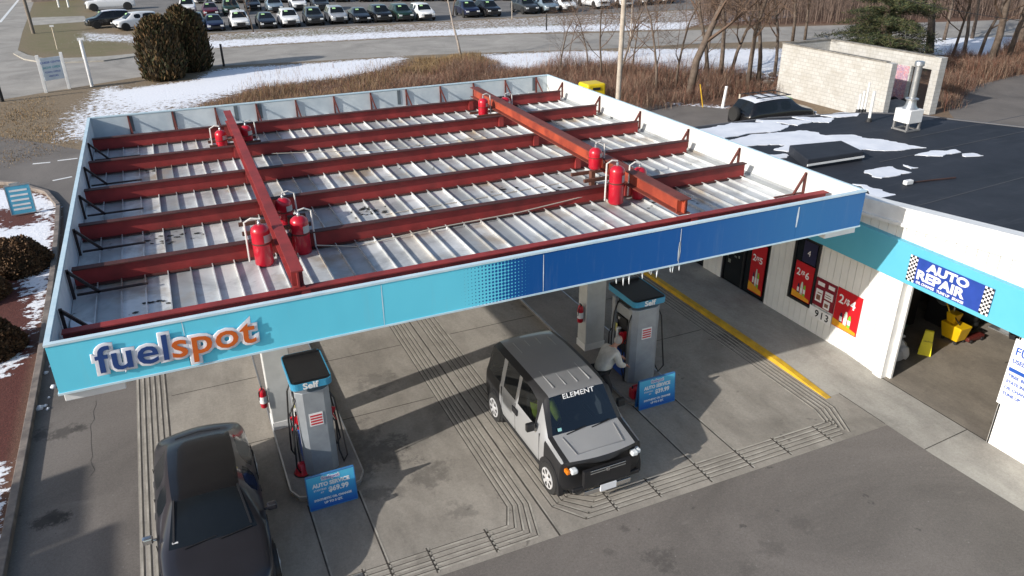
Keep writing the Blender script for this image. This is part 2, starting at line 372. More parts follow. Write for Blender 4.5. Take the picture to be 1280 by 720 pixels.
# fascia skin with halftone
m,t,b=_new('fascia_print'); v=coords(t); sx=t.nodes.new('ShaderNodeSeparateXYZ'); t.links.new(v,sx.inputs[0])
X_,Z_=sx.outputs['X'],sx.outputs['Z']
cell=.062
fx=math_(t,'SUBTRACT',math_(t,'FRACT',math_(t,'DIVIDE',X_,cell)),.5); fz=math_(t,'SUBTRACT',math_(t,'FRACT',math_(t,'DIVIDE',Z_,cell)),.5)
dd=math_(t,'SQRT',math_(t,'ADD',math_(t,'POWER',math_(t,'ABSOLUTE',fx),2),math_(t,'POWER',math_(t,'ABSOLUTE',fz),2)))
rad=math_(t,'MULTIPLY',math_(t,'DIVIDE',math_(t,'SUBTRACT',X_,3.75),1.35),.72)
dot=math_(t,'LESS_THAN',dd,rad)
past=math_(t,'GREATER_THAN',X_,5.25)
fac=math_(t,'MAXIMUM',dot,past); fac=math_(t,'MULTIPLY',fac,math_(t,'GREATER_THAN',X_,3.78))
blue=ramp(t,math_(t,'DIVIDE',math_(t,'SUBTRACT',X_,5),8),[(0,(.008,.085,.31)),(.4,(.010,.10,.35)),(.75,(.035,.165,.40)),(1,(.03,.15,.39))])
turq=ramp(t,noise(t,v,.5,3),[(.3,(.135,.63,.82)),(.7,(.155,.68,.87))])
grime=noise(t,coords(t,True,(3,3,.3)),2,6,.7)
c=mixc(t,fac,turq,blue); c=mixc(t,ramp(t,grime,[(.55,0),(.8,.12)]),c,(.35,.4,.42))
t.links.new(c,b.inputs['Base Color']); b.inputs['Roughness'].default_value=.45; b.inputs['Specular IOR Level'].default_value=.15; bump(t,b,noise(t,coords(t,True,(1,1,.6)),1.4,2,.5),.35,.03)
FASC=m
INW=mat('fascia_inside',(.62,.68,.70),.55,(.45,.52,.56),1.2,world=True,detail=7)
SUNW=mat('sunlit_dirty_white',(.76,.77,.75),.5,(.60,.61,.58),1.1,world=True,detail=8)  # mottled lining, made whiter than the others: sunlight on the right side painted in
joints=[FX0,-.34+1.0-1.0,2.51,5.29,8.06,10.81,FX1]; joints[1]=-.34
for a,c_ in zip(joints[:-1],joints[1:]): MB().box(a+.004,c_-.004,FY0,FY0+.03,ZB+.02,ZT-.03).build('front_fascia_panel',FASC,can)
MB().box(FX0,FX1,FY1-.03,FY1,ZB+.02,ZT-.03).build('back_fascia',TURQ,can)
MB().box(FX0,FX0+.03,FY0+.032,FY1-.032,ZB+.02,ZT-.03).build('left_fascia',TURQ,can)
MB().box(FX1-.03,FX1,FY0+.032,FY1-.032,ZB+.02,ZT-.03).build('right_fascia',TURQ,can)
ins=MB(); ins.box(FX0+.05,FX1-.05,FY1-.06,FY1-.045,ZB+.05,ZT-.04); ins.box(FX0+.045,FX0+.06,FY0+.07,FY1-.07,ZB+.05,ZT-.04)
ins.build('fascia_lining',INW,can)
MB().box(FX1-.06,FX1-.045,FY0+.07,FY1-.07,ZB+.05,ZT-.04).build('fascia_lining',SUNW,can)
tr=MB()
for z0,z1,o_ in ((ZT-.03,ZT+.004,.012),(ZB-.01,ZB+.02,.012)):
    tr.box(FX0-o_,FX1+o_,FY0-o_,FY0+.07,z0,z1); tr.box(FX0-o_,FX1+o_,FY1-.07,FY1+o_,z0,z1)
    tr.box(FX0-o_,FX0+.06,FY0+.072,FY1-.072,z0,z1); tr.box(FX1-.06,FX1+o_,FY0+.072,FY1-.072,z0,z1)
tr.build('fascia_trim',mat('trim_pale_blue',(.62,.76,.82),.4,(.5,.66,.74),3,world=True),can)
for x0,x1 in ((-1.98,-1.22),(11.68,12.5)): MB().box(x0,x1,FY0+.05,FY0+.5,ZB-.15,ZB-.012).build('soffit_box',WHITE,can,bevel=.01)
# torn seam strips / ice streaks on the blue panels
for x,z0,z1,w in ((8.06,4.24,4.93,.012),(8.05,4.3,4.68,.035),(10.80,4.5,4.92,.03),(5.29,4.26,4.94,.01),(-.34,4.75,4.96,.008),(2.51,4.26,4.95,.008)):
    MB().add([(x-w*.3,FY0-.004,z0),(x+w*.5,FY0-.004,z0),(x+w,FY0-.004,(z0+z1)/2),(x+w*.7,FY0-.004,z1),(x-w*.2,FY0-.004,z1),(x-w*.6,FY0-.004,(z0+z1)/2)],[(0,1,2,3,4,5)]).build('seam_strip',mat('ice_white',(.75,.85,.92),.3),can)
for x in (6.75,6.9,7.02,7.3,7.45,7.5,7.62,7.9,7.96,8.1): 
    L=rng.uniform(.06,.2); MB().tube([(x,FY0+.02,ZB-.01),(x+rng.uniform(-.01,.03),FY0+.02,ZB-.01-L)],[.022,.004],6).build('icicle',mat('icicle_ice',(.8,.86,.9),.2),can)
# deck: pans with standing ribs running front to back
dm,t,b=_new('deck_pans'); v=coords(t); sx=t.nodes.new('ShaderNodeSeparateXYZ'); t.links.new(v,sx.inputs[0])
pan=math_(t,'FLOOR',math_(t,'DIVIDE',math_(t,'ADD',sx.outputs['X'],1.95),.37))
wn=t.nodes.new('ShaderNodeTexWhiteNoise'); wn.noise_dimensions='1D'; t.links.new(pan,wn.inputs['W'])
c=ramp(t,wn.outputs['Value'],[(0,(.36,.38,.39)),(.3,(.50,.52,.53)),(.6,(.62,.64,.64)),(.9,(.74,.75,.74)),(1,(.56,.52,.45))])
st=noise(t,v,1.1,8,.7,.5); c=mixc(t,ramp(t,st,[(.45,0),(.66,.7)]),c,(.25,.255,.25))
st2=noise(t,v,.7,6,.6); c=mixc(t,ramp(t,st2,[(.54,0),(.66,.8)]),c,(.36,.29,.21))
st3=noise(t,v,3.2,5,.5); st4=noise(t,v,.45,2); c=mixc(t,math_(t,'MULTIPLY',ramp(t,st3,[(.66,0),(.69,1)]),ramp(t,st4,[(.52,0),(.56,.85)])),c,(.04,.045,.045))
t.links.new(c,b.inputs['Base Color']); b.inputs['Roughness'].default_value=.42; b.inputs['Metallic'].default_value=.15
dk=MB(); x=FX0+.07; k=0
while x<FX1-.1:
    x1=min(x+.37,FX1-.07)
    dk.box(x,x1-.018,FY0+.1,FY1-.08,ZD-.02,ZD); dk.box(x1-.018,x1,FY0+.1,FY1-.08,ZD-.02,ZD+.055); x=x1; k+=1
dk.build('roof_deck',dm,can)
MB().box(FX0+.04,FX1-.04,FY0+.06,FY1-.06,ZB+.01,ZD-.03).build('ceiling',WHITE,can)
# purlins
FLG=mat('weathered_flange',(.085,.022,.019),.75,(.05,.018,.016),3)
def ibeam(mb,a,c_,top,h,w,tf=.02,tw=.02):
    a=Vector(a);c_=Vector(c_)
    for k_,(zc,hh,ww) in enumerate(((top-tf/2,tf,w),(top-h+tf/2,tf,w),(top-h/2,h-2*tf,tw))):
        mb.cur=1 if k_<2 else 0
        mb.bar((a.x,a.y,zc),(c_.x,c_.y,zc),ww,hh)
PY=[11.33,13.72,15.98,18.3,20.65,23.05]
REDSH=RED
for y in PY:
    mb=MB(); ibeam(mb,(FX0+.1,y),(12.2 if y>12 else 12.35,y),4.76,.335,.16); 
    for xx in (1.5,8.95): mb.box(xx-.07,xx+.07,y-.07,y+.07,4.45,4.74)
    mb.cur=0; mb.build('purlin',[RED,FLG if y>12 else RED],can)
for (x0,y0),(x1,y1),w in (((1.41,11.3),(1.62,23.5),.19),((8.84,11.45),(9.25,23.45),.26)):
    mb=MB(); ibeam(mb,(x0,y0),(x1,y1),5.07,.31,w,.022,.03); mb.bar((x0,y0+.1,4.92),(x0,y0+.12,4.92),w*.95,.26)
    mb.build('main_beam',[RED if x0<5 else REDSUN,RED if x0<5 else mat('dull_flange',(.2,.045,.03),.65,(.12,.03,.02),2)],can)
# column stubs and cross angles at the deck
for cx,cy in ((1.55,14.75),(8.97,14.75),(1.55,21.6),(9.15,21.6)):
    mb=MB()
    for sx_ in (-.3,.3): mb.box(cx+sx_-.05,cx+sx_+.05,cy-.06,cy+.06,ZD,4.75)
    mb.bar((cx-.65,cy-.25,4.62),(cx+.65,cy-.25,4.62),.07); mb.bar((cx-.65,cy+.35,4.6),(cx+.65,cy+.35,4.6),.07)
    mb.build('column_head',mat('rusty_steel',(.14,.05,.03),.8,(.07,.03,.02),5,world=True),can)
# fascia braces
def brace(p,inw,mat_,L=.62):
    p=Vector(p); inw=Vector(inw); mb=MB()
    mb.bar((p.x,p.y,ZD+.03),(p.x,p.y,ZT-.05),.045); q_=p+inw*L*.55
    mb.bar((p.x,p.y,ZT-.08),(q_.x,q_.y,ZD+.08),.045); e=p+inw*L*1.6
    mb.bar((p.x+inw.x*.05,p.y+inw.y*.05,ZD+.095),(e.x,e.y,ZD+.095),.045,.03)
    mb.build('brace',mat_,can)
DRED=mat('dark_red_steel',(.13,.03,.022),.6); DBLK=mat('blackened_steel',(.03,.018,.018),.7)
for y in (12.05,14.25,16.3,18.6,20.9,23.4): brace((FX1-.09,y,0),(-1,0,0),DRED,.5)
for y in (11.7,13.2,15.2,17.3,19.5,21.8): brace((FX0+.1,y,0),(1,0,0),DBLK,.7)
for x in np.linspace(-1.0,FX1-.5,12):
    mb=MB(); mb.bar((x,FY1-.09,ZD),(x,FY1-.09,ZT-.04),.045); mb.bar((x,FY1-.1,ZT-.1),(x+.05,FY1-.5,ZD+.1),.035); mb.build('brace',DRED,can)
for x in (-1.0+.0,.15,7.0,1.9,2.6,11.9):
    MB().box(x,x+.11,FY1-.075,FY1-.066,ZD+.1,ZT-.05).build('patch_strip',mat('patch_grey',(.12,.15,.17),.6),can)
# flat straps lying loose on deck, conduit
cdmat=mat('conduit_beige',(.5,.45,.38),.6)
cdm=MB(); cdm.tube([(2.1,13.5,4.55),(2.8,13.45,4.42),(4.5,13.5,4.5),(6.3,13.6,4.5),(8.2,13.75,4.58)],.013,6); cdm.build('conduit',cdmat,can)
cdm=MB(); cdm.tube([(3.8,14.9,4.42),(6,15.0,4.42),(8.5,15.2,4.42)],.011,6); cdm.build('conduit',cdmat,can); cdm=MB(); cdm.tube([(2.2,19.3,4.8),(5,19.1,4.6),(8,19.2,4.6)],.01,6)
cdm.build('conduit',cdmat,can)
# loose snow on deck left
for x0,y0,w,d in ((-1.8,11.5,.85,.9),(-1.85,13.9,.6,.5),(-1.8,16.2,.55,.7),(-1.7,18.5,.5,.6)):
    pl=roughen([(-1.93,y0),(-1.93+w,y0+rng.uniform(0,.1)),(-1.93+w*.9,y0+d*.35),(-1.93+w*.5,y0+d*.6),(-1.93,y0+d)],.1,.025)
    MB().prism(pl,ZD+.002,ZD+.045).build('deck_snow',SNOW,can,bevel=.015)
lf=MB()
for px,py,n_ in ((205,297,9),(222,300,12),(455,263,9),(463,266,12),(632,238,8),(195,380,6),(330,165,6),(690,240,7),(815,258,4),(200,212,5)):
    p=at(px,py,ZD)
    for _ in range(n_):
        x,y=p.x+rng.gauss(0,.22),p.y+rng.gauss(0,.12); a=rng.uniform(0,3.14); s_=rng.uniform(.03,.075); z=ZD+.006
        lf.add([(x+s_*math.cos(a+k),y+s_*.6*math.sin(a+k),z+rng.uniform(0,.015)) for k in (0,1.3,2.6,3.7,5.1)],[(0,1,2,3,4)])
tag(lf.build('leaf_litter',mat('wet_leaf',(.02,.022,.018),.7),can),kind='stuff')
# columns
CLAD=mat('column_cladding',(.62,.63,.62),.5,(.5,.51,.5),2,world=True)
for cx,cy in ((1.13,14.62),(8.78,14.7),(1.3,21.6),(9.0,21.6)):
    col=MB(); col.box(cx-.27,cx+.27,cy-.2,cy+.2,.14,4.22).build('column',CLAD,can,bevel=.015)
    MB().box(cx-.285,cx+.285,cy-.215,cy+.215,.14,.32).build('column_foot',WHITE,can)
# ---- fuelspot sign
SY=FY0-.03
def lets(s,size,m,x0,z0,ang,off,ext,y,par,nm,sp_=1.0):
    a=R_(ang); return text(nm,s,size,m,frame((x0,y,z0),(math.cos(a),0,math.sin(a)),(-math.sin(a),0,math.cos(a))),par,ext,off if off<.05 else 0,space=sp_,shear=.05,sx=1.12,bev=.05 if off>.05 else 0)
sg=empty('brand_sign',(-.5,SY,4.4),0,'fuelspot lettering sign with navy and orange letters on the turquoise canopy fascia','sign')
WB=mat('sign_white',(.82,.84,.9),.4); NV=mat('sign_navy',(.02,.06,.22),.4); OR=mat('sign_orange',(.62,.13,.02),.4)
lets('fuel',.56,WB,-1.50,4.455,0,.055,.0,SY,sg,'letter_backing',1.04); lets('spot',.56,WB,-.56,4.455,0,.055,.0,SY-.001,sg,'letter_backing',1.04)
lets('fuel',.56,NV,-1.50,4.455,0,.006,.003,SY-.017,sg,'letters',1.04); lets('spot',.56,OR,-.56,4.455,0,.006,.003,SY-.017,sg,'letters',1.04)
# ---- suppression cylinders
TR=mat('cylinder_red',(.55,.012,.03),.3,(.45,.01,.025),2,coat=.3)
GREYL=mat('label_grey',(.5,.5,.48),.5); PIPE=mat('white_pipe',(.72,.7,.66),.5)
def tank(x,y,z,label,h=.76,r=.165,pipe=1):
    o=empty('fire_suppression_cylinder',(x,y,z),0,label,'cylinder','red fire suppression cylinders on the canopy beams')
    MB().lathe([(0.02,0),(r*.8,.01),(r,.05),(r,h-.12),(r*.9,h-.06),(r*.55,h-.015),(.03,h)],n=24).build('cylinder_body',TR,o,world=False,smooth=R_(50))
    MB().lathe([(r+.004,h*.55),(r+.008,h*.555),(r+.008,h*.58),(r+.004,h*.585)],n=24).build('strap',DRED,o,world=False)
    MB().lathe([(.03,h-.01),(.03,h+.03),(.02,h+.05),(.03,h+.06),(.01,h+.08)],n=10).build('valve',STEEL,o,world=False)
    lb=MB(); 
    for k in range(5):
        a0=R_(-100+12*k+20);a1=R_(-100+12*(k+1)+20)
        lb.add([((r+.003)*math.cos(a),(r+.003)*math.sin(a),zz) for a,zz in ((a0,h*.6),(a1,h*.6),(a1,h*.78),(a0,h*.78))],[(0,1,2,3)])
    lb.build('label_plate',GREYL,o,world=False)
    if pipe: MB().tube([(0,0,h+.1),(pipe*.12,.02,h+.12),(pipe*.24,.03,h+.06),(pipe*.25,.03,.1)],.018,6).build('pipe',PIPE,o,world=False)
    return o
tank(1.13,13.35,4.40,'red cylinder with silver label on the near left side of the left canopy main beam',.78,pipe=-1)
tank(1.86,13.65,4.36,'red cylinder right of the left canopy main beam, nearest of the two on that side')
tank(1.80,15.1,4.40,'red cylinder right of the left canopy main beam, behind its nearer twin',.62)
tank(1.22,21.4,4.42,'red cylinder left of the left main beam at its far end',.6,.15,-1); tank(1.88,21.5,4.45,'red cylinder right of the left main beam at its far end',.6,.15)
tank(8.42,13.3,4.45,'tall red cylinder with pale label left of the right canopy main beam',.85,.165,-1)
tank(8.62,14.55,4.85,'red cylinder with raised white label standing highest at the right canopy main beam',.5,.15,1)
tank(9.12,13.5,4.40,'red cylinder half hidden behind the right canopy main beam',.72,.15,-1)
tank(8.80,21.6,4.5,'red cylinder left of the right main beam at its far end',.6,.15,1); tank(9.75,22.1,4.4,'red cylinder right of the right main beam at its far end',.55,.16,1)
from mathutils import noise as mnoise
# ================================================================ BUILDING
WX=14.4
bd=empty('service_building',(17,12,0),0,'white sided filling station shop and garage with black snow patched flat roof','building')
def zg(y): return 3.72+max(0,min(11.94-y,9))*.085
def zp(y): return 4.11+max(0,min(12.03-y,9))*.1
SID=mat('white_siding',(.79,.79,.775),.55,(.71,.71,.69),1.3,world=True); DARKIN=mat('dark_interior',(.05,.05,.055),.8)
def planks(mb,y0,y1,z0,z1,x=WX,w=.21,gap=.012):
    y=y0
    while y<y1-.01:
        ye=min(y+w,y1); a=z1(y) if callable(z1) else z1; c_=z1(ye) if callable(z1) else z1
        n0,n1=y+gap/2,ye-gap/2
        mb.add([(x,n0,z0),(x+.03,n0,z0),(x+.03,n1,z0),(x,n1,z0),(x,n0,a),(x+.03,n0,a),(x+.03,n1,c_),(x,n1,c_)],[(3,2,1,0),(4,5,6,7),(0,1,5,4),(1,2,6,5),(2,3,7,6),(3,0,4,7)])
        y=ye
w=MB(); planks(w,10.62,14.73,.0,2.6); planks(w,0,7.84,0,2.6,w=3.0); planks(w,16.65,17.5,0,2.6); planks(w,0,19.1,3.5,zg,w=.24)
w.build('siding',SID,bd)
sh=MB(); 
for y0,y1 in ((0,7.80),(10.62,14.73),(16.65,17.5)): sh.box(WX+.032,WX+.15,y0,y1,0,2.6)
sh.box(WX+.032,WX+.15,0,19,2.605,3.65)
sh.box(WX,17.6,18.9,19.0,0,3.9); sh.build('wall',SID,bd)
MB().box(WX-.14,WX+.03,0,19.1,2.6,3.5).build('awning_band',TURQ,bd,bevel=.01)
gt=MB()
for y0,y1 in zip([0,3,6,9,12,15],[3,6,9,12,15,19.1]):
    def pr(x0,x1,f0,f1): gt.add([(x0,y0,f0(y0)),(x1,y0,f0(y0)),(x1,y1,f0(y1)),(x0,y1,f0(y1)),(x0,y0,f1(y0)),(x1,y0,f1(y0)),(x1,y1,f1(y1)),(x0,y1,f1(y1))],[(3,2,1,0),(4,5,6,7),(0,1,5,4),(1,2,6,5),(2,3,7,6),(3,0,4,7)])
    pr(WX-.16,WX+.2,zg,lambda y:zg(y)+.07); pr(WX-.10,WX+.2,lambda y:zg(y)+.07,zp)
gt.build('parapet',TRIMW,bd)
ROOFM,t,b=_new('roof_membrane'); v=coords(t); c=ramp(t,noise(t,v,.6,9,.65,.4),[(.3,(.018,.021,.028)),(.6,(.03,.034,.044)),(.8,(.05,.054,.066))])
c=mixc(t,ramp(t,noise(t,coords(t,True,(.3,2,1)),1.5,8,.7),[(.55,0),(.75,.35)]),c,(.10,.105,.12)); t.links.new(c,b.inputs['Base Color']); b.inputs['Roughness'].default_value=.7; b.inputs['Specular IOR Level'].default_value=.25; bump(t,b,noise(t,v,2.2,5,.6),.4,.03)
rf=[(WX+.2,0),(WX+.2,21),(14.6,19.2),(17.7,19.1),(21.0,18.3),(22.2,17.5),(22.9,16.2),(23.9,14.6),(24.6,12.03),(24.6,0)]
# roof built in strips so the near part follows the rising parapet
rb=MB()
bx=[(0,25),(3.03,25),(6,25),(9,25),(12.03,24.7),(14.6,23.9),(16.2,22.9),(17.5,22.2),(18.3,21.0),(19.1,17.7)]
for (ya,xa),(yb,xb) in zip(bx[:-1],bx[1:]):
    rb.add([(WX+.2,ya,zp(ya)-.03),(xa,ya,zp(ya)-.03),(xb,yb,zp(yb)-.03),(WX+.2,yb,zp(yb)-.03)],[(0,1,2,3)])
rf_=rb.build('roof',ROOFM,bd)
ed=MB()
for (ya,xa),(yb,xb) in zip(bx[3:-1],bx[4:]): ed.bar((xa,ya,zp(ya)-.1),(xb,yb,zp(yb)-.1),.06,.2)
ed.bar((17.7,19.1,4.0),(14.6,19.2,4.0),.06,.2); ed.build('roof_edge',mat('edge_flashing',(.12,.12,.13),.6),rf_)
sm_=MB()
for a,c_ in (((1140,170),(1290,140)),((1140,262),(1280,222)),((1100,200),(1290,160))):
    p,q_=at(*a,4.14),at(*c_,4.14); sm_.bar((p.x,p.y,zp(p.y)-.024),(q_.x,q_.y,zp(q_.y)-.024),.03,.004)
sm_.build('roof_seam',mat('seam_grey',(.07,.072,.08),.8),rf_)
# roof snow
rs=MB()
def rag(poly,z0=4.1):
    P=[at(x,y,z0) for x,y in poly]; out=[]
    n=len(P)
    for i in range(n):
        a,c_=P[i],P[(i+1)%n]; k=max(2,int((c_-a).length/.07))
        for j in range(k):
            p=a.lerp(c_,j/k); q=Vector((p.x*.8,p.y*1.6,0)); nv_=mnoise.noise_vector(q*1.3)*.30+mnoise.noise_vector(q*4)*.13+mnoise.noise_vector(q*11)*.05; out.append((p.x+nv_.x,p.y+nv_.y*.55))
    zz=zp(sum(p[1] for p in out)/len(out)); rs.prism(out,zz-.028,zz-.012)
rag([(868,162),(920,153),(960,153),(990,157),(975,163),(940,167),(905,172),(885,171)]); rag([(950,149),(1015,151),(1000,156),(960,153)])
rag([(992,145),(1045,147),(1035,153),(1003,150)]); rag([(1022,142),(1080,139.5),(1075,145),(1040,146)])
rag([(908,176),(935,170),(960,166),(1012,163),(1022,168),(1060,168),(1090,172),(1110,177),(1148,184),(1120,187),(1060,189),(1012,186),(1000,190),(975,188),(985,182),(950,181),(930,182)])
rag([(1148,192),(1160,187),(1180,187),(1196,186),(1196,190),(1175,195)]); rag([(1080,213),(1105,209),(1138,214),(1125,219),(1105,222),(1092,218)])
rag([(1072,230),(1095,233),(1132,247),(1110,250),(1085,243)]); rag([(962,194),(985,192),(982,198),(966,199)]); rag([(1200,192),(1212,191),(1222,194),(1208,195)])
rag([(1128,206),(1140,208),(1150,209),(1138,210)])
tag(rs.build('roof_snow',SNOW,None),'thin patches of melting snow lying on the black flat roof','snow',kind='stuff')
# bay trim, interior
tr=MB(); tr.box(WX-.03,WX+.16,10.56,10.62,0,2.6); tr.box(WX-.05,WX-.03,10.60,10.8,0,2.6); tr.box(WX+.16,WX+.22,10.45,10.56,0,2.6); tr.build('door_trim',TRIMW,bd); MB().box(WX+.0,WX+.16,7.80,7.84,0,2.6).build('door_trim',TRIMW,bd)
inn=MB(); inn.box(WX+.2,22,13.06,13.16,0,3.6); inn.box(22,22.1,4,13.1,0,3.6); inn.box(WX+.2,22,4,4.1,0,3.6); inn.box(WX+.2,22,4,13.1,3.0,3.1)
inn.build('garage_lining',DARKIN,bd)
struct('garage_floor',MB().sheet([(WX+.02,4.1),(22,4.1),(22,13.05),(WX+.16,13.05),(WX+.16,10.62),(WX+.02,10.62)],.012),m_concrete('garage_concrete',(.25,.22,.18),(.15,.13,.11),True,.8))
# storefront
sf_=MB(); sf_.box(WX+.06,WX+.1,14.73,16.65,.05,2.6); sf_.box(WX+.06,WX+.1,17.5,19.4,.05,2.6); sf_.build('shop_window',GLASS,bd)
fr=MB()
for y in (14.76,15.75,16.62,17.53,18.4,19.37): fr.box(WX+.02,WX+.058,y-.03,y+.03,0,2.6)
for a,c_ in ((14.79,15.72),(15.78,16.59),(17.56,18.37),(18.43,19.34)): fr.box(WX+.02,WX+.058,a,c_,0,.1); fr.box(WX+.02,WX+.058,a,c_,2.2,2.26)
fr.build('window_frame',BLACK,bd)
def wallposter(name,y0,y1,z0,z1,label,big,base=REDP,x=WX-.022,sc=.30,prod=True):
    """poster on the shop wall; y0 is the left (far) edge"""
    o=empty(name,(x,(y0+y1)/2,z0),0,label,'poster')
    MB().box(x,x+.02,y1,y0,z0,z1).build('sheet',base,o)
    W_=y0-y1;H=z1-z0
    for s_,dx_,dz_,k_ in ((big[0],.10,0,1),(big[1:3],.34,.04,.6),(big[3],.58,-.02,1)): text('print',s_,sc*k_,WPRINT,frame((x-.004,y0-W_*dx_,z1-H*.36+dz_),(0,-1,0),(0,0,1)),o,.002,.005)
    if prod:
        pm=MB(); pm.xf=frame((x-.006,y0,z0),(0,-1,0),(0,0,1))
        for i,(cx,w_,h_) in enumerate(((.32,.11,.42),(.5,.13,.5),(.66,.12,.44))):
            pm.cur=i; a=cx*W_
            pm.add([(a-w_*W_/2,H*.08,0),(a+w_*W_/2,H*.08,0),(a+w_*W_/2,H*h_*.8,0),(a+w_*.2*W_,H*h_,0),(a-w_*.2*W_,H*h_,0),(a-w_*W_/2,H*h_*.8,0)],[tuple(range(6))])
            pm.cur=3; pm.add([(a-w_*W_/2,H*.2,.002),(a+w_*W_/2,H*.2,.002),(a+w_*W_/2,H*.32,.002),(a-w_*W_/2,H*.32,.002)],[(0,1,2,3)])
        pm.cur=4; pm.add([(0,H*.02,.001),(W_*.98,H*.02,.001),(W_*.98,H*.10,.001),(0,H*.2,.001)],[(0,1,2,3)])
        pm.build('bottle_print',[mat('print_dark',(.03,.02,.06),.4),mat('print_pale',(.6,.7,.6),.4),mat('print_green',(.22,.6,.06),.4),WPRINT,mat('print_amber',(.75,.35,.02),.4)],o)
    return o
# tall window with poster
wn_=MB(); wn_.box(WX-.05,WX-.002,13.0,13.86,.74,.80); wn_.box(WX-.05,WX-.002,13.0,13.86,2.5,2.56); wn_.box(WX-.05,WX-.002,13.80,13.86,.80,2.5); wn_.box(WX-.05,WX-.002,13.0,13.05,.80,2.5)
wf=wn_.build('tall_window',BLACK,bd); MB().box(WX-.02,WX-.004,13.05,13.8,.8,2.5).build('pane',GLASS,wf)
wallposter('promo_poster',13.72,13.08,.84,1.86,'red 2 for $6 poster in the tall black framed window','2/$6',x=WX-.045,sc=.27)
o=empty('promo_poster',(WX-.04,13.4,1.9),0,'dark navy poster above the red 2 for $6 poster in the tall window','poster'); MB().box(WX-.04,WX-.03,13.1,13.55,1.9,2.48).build('sheet',mat('navy_poster',(.02,.02,.06),.4),o); text('print','4',.22,WPRINT,frame((WX-.044,13.4,2.1),(0,-1,0),(0,0,1)),o,.001)
lw=MB(); lw.box(WX-.03,WX-.004,12.3,12.98,.92,1.68); wf=lw.build('low_window',mat('maroon_print',(.22,.012,.025),.4),bd)
o=empty('notice_board',(WX-.05,12.6,.92),0,'maroon low window panel covered with small white notices beside the 2 for $6 poster','notices')
nb=MB()
for y,z,w_,h_ in ((12.92,1.05,.22,.34),(12.62,1.22,.26,.2),(12.62,.95,.2,.22),(12.55,1.52,.2,.1),(12.9,1.5,.22,.1)): nb.box(WX-.042,WX-.034,y-w_,y,z,z+h_)
nb.build('paper',WPRINT,o)
nb=MB()
for y,z,w_,h_ in ((12.88,1.1,.13,.14),(12.6,1.27,.2,.02),(12.6,1.33,.18,.02),(12.58,1.0,.12,.1),(12.86,1.28,.14,.03)): nb.box(WX-.046,WX-.043,y-w_,y,z,z+h_)
nb.build('print',mat('print_brown',(.25,.12,.08),.5),o)
wallposter('promo_poster',12.27,11.5,.65,1.70,'bright red 2 for $4 poster with green bottle on the sunny white wall','2/$4',x=WX-.024,sc=.33)
wallposter('promo_poster',15.42,14.86,.25,1.75,'red 2 for $5 poster on the dark shop door glass','2/$5',x=WX-.004,sc=.27)
o=empty('house_number_sign',(WX-.05,12.65,.6),0,'white 913 number plate below the notices on the shop wall','sign')
MB().box(WX-.06,WX-.048,12.28,13.02,.58,.88).build('plate',WPRINT,o); text('numbers','913',.27,BPRINT,frame((WX-.063,12.82,.64),(0,-1,0),(0,0,1)),o,.002,.004,space=1.25)
o=empty('promo_poster',(WX-.01,17.0,1.2),0,'pale poster with red and blue print on the white wall beyond the shop door','poster'); MB().box(WX-.012,WX-.002,16.8,17.2,1.0,1.7).build('sheet',WPRINT,o)
nb=MB(); nb.box(WX-.016,WX-.013,16.85,17.0,1.3,1.6); nb.build('print',BLUEP,o); MB().box(WX-.016,WX-.013,17.02,17.15,1.15,1.6).build('print',REDP,o)
nb=MB()
o=empty('shop_notices',(WX,16.1,1),0,'faded papers and lettering stuck on the dark shop door glass','notices')
for k in range(14): 
    y=rng.uniform(15.9,16.5);z=rng.uniform(.7,1.9);nb.box(WX+.05,WX+.056,y,y+rng.uniform(.05,.12),z,z+rng.uniform(.04,.14))
nb.build('paper',mat('faded_paper',(.22,.24,.22),.7),o)
# auto repair banner
o=empty('auto_repair_banner',(WX-.16,9.4,2.7),0,'blue AUTO REPAIR banner with chequered ends on the turquoise band','banner')
bm_=MB(); bm_.xf=frame((WX-.165,10.42,2.72),(0,-1,0),(0,0,1))
bm_.add([(.0,0,0),(1.96,0,0),(1.96,.60,0),(0,.60,0),(0,0,.012),(1.96,0,.012),(1.96,.60,.012),(0,.60,.012)],[(3,2,1,0),(4,5,6,7),(0,1,5,4),(1,2,6,5),(2,3,7,6),(3,0,4,7)])
bm_.build('cloth',mat('banner_blue',(.02,.06,.34),.5,(.015,.05,.28),4),o)
ck=MB(); ck.xf=frame((WX-.178,10.42,2.72),(0,-1,0),(0,0,1))
for s in (0,1):
    ck=MB(); ck.xf=frame((WX-.178,10.42,2.72),(0,-1,0),(0,0,1)); x0=0 if s==0 else 1.76
    ck.cur=0; ck.add([(x0,0,0),(x0+.2,0,0),(x0+.2,.6,0),(x0,.6,0)],[(0,1,2,3)]); ck.cur=1
    for i in range(4):
        for j in range(12):
            if (i+j)%2==0: ck.add([(x0+i*.05,j*.05,.002),(x0+i*.05+.05,j*.05,.002),(x0+i*.05+.05,j*.05+.05,.002),(x0+i*.05,j*.05+.05,.002)],[(0,1,2,3)])
    ck.build('chequered_end',[WPRINT,BPRINT],o)
B0=(WX-.18,10.42,2.72)
def btxt(s,x,z,size,sx): text('print',s,size,WPRINT,frame((WX-.18,10.42-x,2.72+z),(0,-1,0),(0,0,1)),o,.003,.012,sx=sx)
btxt('AUTO',.46,.385,.255,1.36); btxt('REPAIR',.235,.135,.285,1.27); 
text('print','OIL CHANGE   TUNE UP   BRAKES',.08,WPRINT,frame((WX-.18,10.16,2.745),(0,-1,0),(0,0,1)),o,.002,.003,sx=.95)
